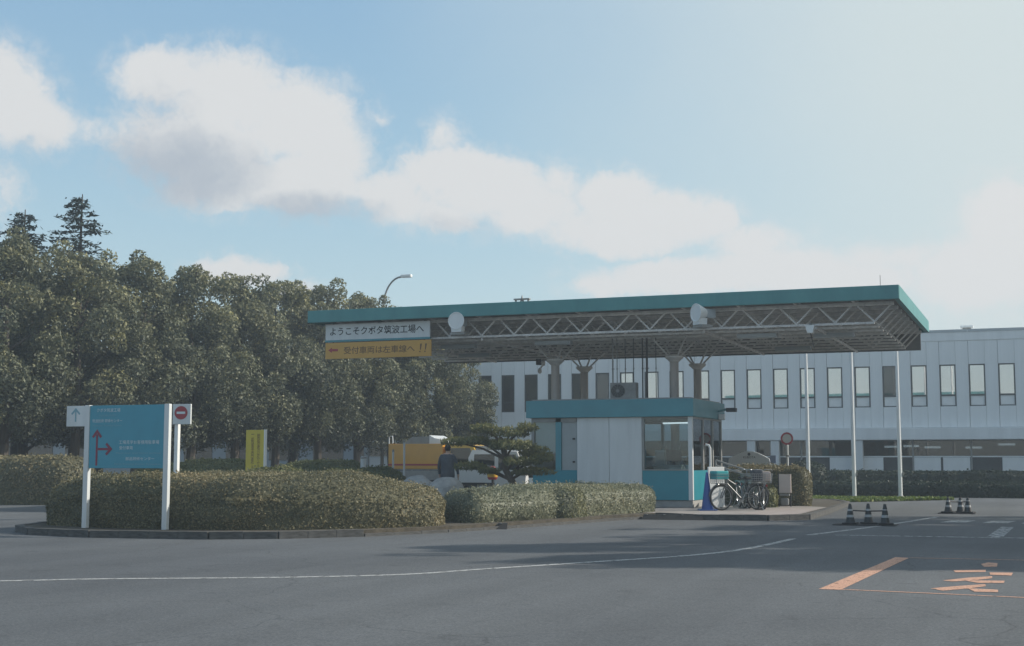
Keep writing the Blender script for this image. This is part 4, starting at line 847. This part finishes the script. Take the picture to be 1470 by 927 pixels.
for (x,y,z,r_,h_) in pads:
    n = int(1000*r_); a = rng.uniform(0,6.283,n); rr = r_*np.sqrt(rng.random(n))*(1+.18*np.sin(a*3+x*5)+.1*np.sin(a*5+y*9)); zz = h_*np.sqrt(np.clip(1-(rr/(r_*1.2))**2,0,1))
    P.append(np.c_[x+rr*np.cos(a),y+rr*np.sin(a)*.8,z+zz*rng.uniform(-.6,1.3,n)-.03]); Nn.append(unit(np.c_[rng.normal(0,1,(n,2)),rng.normal(0,.35,n)])); T_.append(np.clip(.35+.35*(P[-1][:,2]-z)/h_+rng.normal(0,.14,n),0,1))
P=np.vstack(P);Nn=np.vstack(Nn);T_=np.concatenate(T_)
link('needle_pads', leaf_mesh('needle_pads',P,Nn,rng.uniform(.05,.10,len(P)),'leaf_pine',T_,.22), pt)
# garden rocks between the hedges
for i,(x,y,s,lb) in enumerate(((-15.36,34.5,.46,'large pale garden rock hiding the legs of the person in dark jacket'),(-16.85,35.6,.44,'pale garden rock below the orange truck'),(-16.1,34.7,.40,'pale garden rock just left of the standing person'),(-14.2,34.4,.3,'small garden rock near the foot of the pine'))):
    bm = bmesh.new(); bmesh.ops.create_icosphere(bm, subdivisions=3, radius=1); 
    V = np.array([v.co[:] for v in bm.verts]); q = V*(1+.22*vnoise(V,1.6,50+i)+.07*vnoise(V,5,60+i))[:,None]
    for v, c in zip(bm.verts, q): v.co = Vector((c[0]*s*1.25,c[1]*s,max(c[2]*s*1.1+s*.75,-.02)+ .0))
    me = bpy.data.meshes.new('garden_rock'); bm.to_mesh(me); bm.free(); me.materials.append(M['rock']); tag(link('garden_rock',me,None,(x,y,.12 if i>0 else .1)),lb,'rock','rocks by the garden pine')

# ------------------------------------------------------------------ vehicles behind the hedge
def wheel(parent, x, y, r=.36, w=.22):
    o = thing_part('wheel', parent, (x,y,r)); MB().lathe([(r*.62,-w/2),(r*.95,-w/2),(r,-w*.35),(r,w*.35),(r*.95,w/2),(r*.62,w/2)],22,(0,0,0),'Y').build('tyre','tyre',o,True); MB().lathe([(r*.2,-w*.52),(r*.6,-w*.45),(r*.6,w*.45),(r*.2,w*.52)],18,(0,0,0),'Y').build('rim','grey_steel',o,True)
tk = thing('orange_truck','orange box truck with dark red stripe and yellow cab behind the hedges','truck',(-24.8,50.0,0))
MB().box(.0,2.42,0,1.85,1.06,2.08,.03).build('box_body','truck_orange',tk); MB().box(.01,2.41,-.012,-.002,1.20,1.27).build('stripe','ink_red',tk); MB().box(.05,2.36,.02,1.8,1.02,1.058).build('sill_rail','grey_steel',tk)
MB().prism([(.55,2.085),(1.72,2.085),(1.72,2.38),(.95,2.36)],.25,1.6,'Y').build('roof_hopper','grey_steel',tk); MB().prism([(1.74,2.085),(2.44,2.085),(2.44,2.20),(2.0,2.30),(1.74,2.42)],.2,1.65,'Y').build('air_deflector','vehicle_white',tk)
MB().box(-.2,4.1,.3,1.5,.55,.85).build('chassis','dark_metal',tk); MB().box(.05,2.3,.02,.08,.62,1.0,.01).build('side_guard','grey_steel',tk)
MB().prism([(2.56,.6),(4.05,.6),(4.08,1.25),(3.72,1.98),(3.45,2.05),(2.56,2.05)],.05,1.8,'Y').build('cab','truck_yellow',tk)
MB().prism([(2.75,1.32),(3.85,1.32),(3.6,1.90),(2.75,1.90)],.035,.048,'Y').build('side_window','dark_glass',tk); MB().prism([(4.085,1.30),(3.745,1.98),(3.76,1.99),(4.10,1.31)],.15,1.7,'Y').build('windscreen','dark_glass',tk)
MB().box(4.05,4.18,.02,1.83,.45,.68,.03).build('bumper','vehicle_white',tk); MB().tube([(3.95,.0,1.45),(4.1,-.2,1.5),(4.1,-.22,1.85)],.018,6).box(4.05,4.11,-.32,-.14,1.5,1.82,.02).build('mirror','dark_metal',tk)
for y in (.12,1.55): MB().box(4.085,4.11,y,y+.2,.85,1.0,.01).build('headlight','white_paint',tk)
MB().tube([(.05,-.03,2.08),(.05,-.03,2.36),(.2,-.03,2.40),(.22,-.03,2.1)],.025,8).build('grab_rail','vehicle_white',tk,True)
for x in (.6,3.3):
    for y in (.14,1.70): wheel(tk,x,y)
vn = thing('white_van','small white van parked between the truck and the pine','van',(-20.15,47.4,0))
MB().prism([(0,.35),(3.3,.35),(3.32,.95),(2.95,1.12),(2.55,1.72),(2.3,1.80),(.15,1.80),(.0,1.5)],.0,1.45,'Y').build('body','vehicle_white',vn)
MB().prism([(.2,1.12),(1.25,1.12),(1.25,1.64),(.25,1.64)],-.012,-.002,'Y').build('side_window','dark_glass',vn); MB().prism([(1.35,1.12),(2.7,1.12),(2.42,1.64),(1.35,1.64)],-.012,-.002,'Y').build('door_window','dark_glass',vn)
MB().prism([(2.965,1.14),(2.575,1.70),(2.59,1.71),(2.985,1.15)],.1,1.35,'Y').build('windscreen','dark_glass',vn); MB().box(3.3,3.4,-.02,1.47,.3,.55,.03).build('bumper','grey_steel',vn); MB().box(1.42,1.58,-.02,-.002,.98,1.02).build('door_handle','dark_metal',vn)
for y in (.08,1.2): MB().box(3.305,3.335,y,y+.2,.68,.84,.01).build('headlight','white_paint',vn)
for x in (.6,2.6):
    for y in (.1,1.35): wheel(vn,x,y,.29,.17)
cr = thing('white_pickup','white pickup with low flat bed partly hidden by pine branches','pickup',(-20.0,45.2,0))
MB().prism([(0,.62),(1.75,.62),(1.75,.66),(1.75,1.10),(0,1.22)],0,1.4,'Y').build('bed_side','vehicle_white',cr); MB().prism([(1.8,.4),(2.95,.4),(3.0,.95),(2.65,1.72),(1.85,1.76),(1.8,1.6)],.0,1.4,'Y').build('cab','vehicle_white',cr); MB().prism([(1.95,1.08),(2.8,1.08),(2.55,1.62),(1.95,1.62)],-.012,-.002,'Y').build('side_window','dark_glass',cr); MB().box(0,2.9,.2,1.2,.36,.61).build('chassis','dark_metal',cr); MB().prism([(3.012,.98),(2.665,1.70),(2.68,1.71),(3.03,.99)],.1,1.3,'Y').build('windscreen','dark_glass',cr)
for x in (.5,2.4):
    for y in (.1,1.3): wheel(cr,x,y,.27,.16)
wl = thing('warning_lantern','small yellow and red warning lantern near the foot of the pine','lantern',(-17.55,43.4,0)); wl.scale = (1.25,1.25,1.05); MB().tube([(0,0,0),(0,0,.72)],.03,8).build('stake','dark_metal',wl); MB().lathe([(.10,.72),(.13,.76),(.14,.80)],14).build('base','ink_red',wl,True); MB().lathe([(.14,.802),(.15,.9),(.14,1.02),(.10,1.06)],16).build('lens','truck_yellow',wl,True); MB().lathe([(.10,1.062),(.09,1.12),(.03,1.16)],14).build('cap','ink_red',wl,True)
for (x,y,h,lb) in ((-20.9,40.3,1.52,'short pale post standing under the evergreen trees'),(-19.6,40.7,2.05,'slim grey post in front of the orange truck'),(-20.3,41.3,1.75,'slim white marker post left of the orange truck')):
    q = thing('marker_post',lb,'post',(x,y,0)); r_ = .1 if h < 1.6 else .035; MB().tube([(0,0,0),(0,0,h-.05)],r_,10).build('post','white_panel',q,True); MB().lathe([(r_*1.1,h-.05),(r_*1.1,h),(r_*.5,h+.03)],10).build('cap','grey_steel',q,True); MB().lathe([(r_*2,0),(r_*2,.04)],10).build('base','concrete',q)

# ------------------------------------------------------------------ person seen from behind
def person():
    t = thing('person','person in dark grey jacket standing with back turned behind the low hedge','person',(-15.95,36.0,.12), R(4))
    bmv = {}; V=[]; E_=[]; Rr=[]
    def jv(n, p, r, par=None, r2=None):
        V.append(p); Rr.append((r, r2 or r)); bmv[n] = len(V)-1
        if par: E_.append((bmv[par], bmv[n]))
    jv('pelvis',(0,0,.93),.15,None,.12); jv('waist',(0,.0,1.08),.145,'pelvis',.115); jv('chest',(0,.01,1.28),.165,'waist',.125); jv('collar',(0,.0,1.43),.11,'chest',.09); jv('neck',(0,.0,1.50),.055,'collar'); jv('skull',(0,.02,1.58),.075,'neck',.085); jv('head',(0,.02,1.66),.085,'skull',.10); jv('crown',(0,.01,1.725),.055,'head',.065)
    for s, n in ((-1,'l'),(1,'r')):
        jv(n+'sh',(s*.19,.0,1.41),.075,'collar'); jv(n+'elb',(s*.275,.02,1.13),.056,n+'sh'); jv(n+'wr',(s*.285,.10,.90),.036,n+'elb'); jv(n+'palm',(s*.28,.125,.82),.030,n+'wr',.04)
        for k,(dx,dy,ln,r_) in enumerate(((-.0,.038,.075,.009),(.0,.015,.088,.0095),(.0,-.008,.082,.009),(.0,-.03,.065,.008))):
            jv(n+'f%d'%k,(s*.28,.13+dy,.775),r_,n+'palm'); jv(n+'g%d'%k,(s*.272,.135+dy,.775-ln*.55),r_*.9,n+'f%d'%k); jv(n+'h%d'%k,(s*.262,.14+dy,.775-ln),r_*.75,n+'g%d'%k)
        jv(n+'th1',(s*.262,.17,.83),.012,n+'palm'); jv(n+'th2',(s*.25,.19,.785),.010,n+'th1')
        jv(n+'hip',(s*.095,0,.86),.10,'pelvis'); jv(n+'kn',(s*.11,.02,.48),.068,n+'hip'); jv(n+'an',(s*.12,-.01,.09),.046,n+'kn'); jv(n+'toe',(s*.13,.15,.045),.042,n+'an')
    me = bpy.data.meshes.new('body'); me.from_pydata(V,E_,[]); o = bpy.data.objects.new('body', me); COL.objects.link(o)
    sk = o.modifiers.new('skin','SKIN'); sk.use_smooth_shade = True
    for i, d in enumerate(me.skin_vertices[0].data): d.radius = Rr[i]; d.use_root = (i == 0)
    sb = o.modifiers.new('sub','SUBSURF'); sb.levels = 2; sb.render_levels = 2
    m2 = bpy.data.meshes.new_from_object(o.evaluated_get(bpy.context.evaluated_depsgraph_get())); bpy.data.objects.remove(o)
    for k in ('skin','jacket','trousers','black_rubber'): m2.materials.append(M[k])
    for p in m2.polygons:
        c = p.center; arm = abs(c.x) > .2
        p.material_index = 0 if (c.z > 1.47 or (arm and c.z < .90)) else (1 if (c.z > .88 or arm) else (3 if c.z < .10 else 2))
        p.use_smooth = True
    link('body', m2, t)
    # jacket skirt: loose hem over the hips
    j = MB(); ring = []; n = 24
    prof = [(.80,.205,.155),(.86,.212,.165),(1.0,.205,.16),(1.15,.20,.155),(1.30,.205,.155),(1.40,.19,.13),(1.46,.11,.09),(1.49,.075,.075)]
    for z,a,b in prof: j.v += [(a*math.cos(2*math.pi*i/n)*(1+.02*math.sin(5*i+z*30)), .005+b*math.sin(2*math.pi*i/n), z) for i in range(n)]
    for k in range(len(prof)-1):
        for i in range(n): i2 = (i+1)%n; j.f.append((k*n+i,k*n+i2,(k+1)*n+i2,(k+1)*n+i))
    j.build('jacket','jacket',t,True)
    h = MB(); n = 20; prof = [(1.565,.070),(1.60,.088),(1.66,.098),(1.71,.086),(1.745,.055),(1.757,.012)]
    for z,r_ in prof: h.v += [(r_*.93*math.cos(2*math.pi*i/n), .005+r_*1.08*math.sin(2*math.pi*i/n)*(1 if math.sin(2*math.pi*i/n) < 0 else (.55 if z < 1.68 else .95)), z) for i in range(n)]
    for k in range(len(prof)-1):
        for i in range(n): i2 = (i+1)%n; h.f.append((k*n+i,k*n+i2,(k+1)*n+i2,(k+1)*n+i))
    h.f.append(tuple((len(prof)-1)*n+i for i in range(n))); h.build('hair','hair',t,True)
    for s in (-1,1): MB().lathe([(.008,-.008),(.028,-.004),(.026,.006),(.006,.008)],12,(s*.088,.02,1.635),'X').build('ear','skin',t,True)
    MB().prism([(-.012,1.655),(.012,1.655),(.02,1.60),(-.02,1.60)],.105,.135,'Y').build('nose','skin',t)
person()

# ------------------------------------------------------------------ air
hz = bpy.data.materials.new('haze'); hz.use_nodes = True; hz.node_tree.nodes.clear()
pv = hz.node_tree.nodes.new('ShaderNodeVolumePrincipled'); ho = hz.node_tree.nodes.new('ShaderNodeOutputMaterial'); hz.node_tree.links.new(pv.outputs[0], ho.inputs['Volume'])
pv.inputs['Color'].default_value = (.74,.86,.97,1); pv.inputs['Density'].default_value = .0018; pv.inputs['Anisotropy'].default_value = .3
M['haze'] = hz
hb = MB().box(-120,60,-20,130,-1,15.0).build('haze','haze'); hb['kind'] = 'stuff'
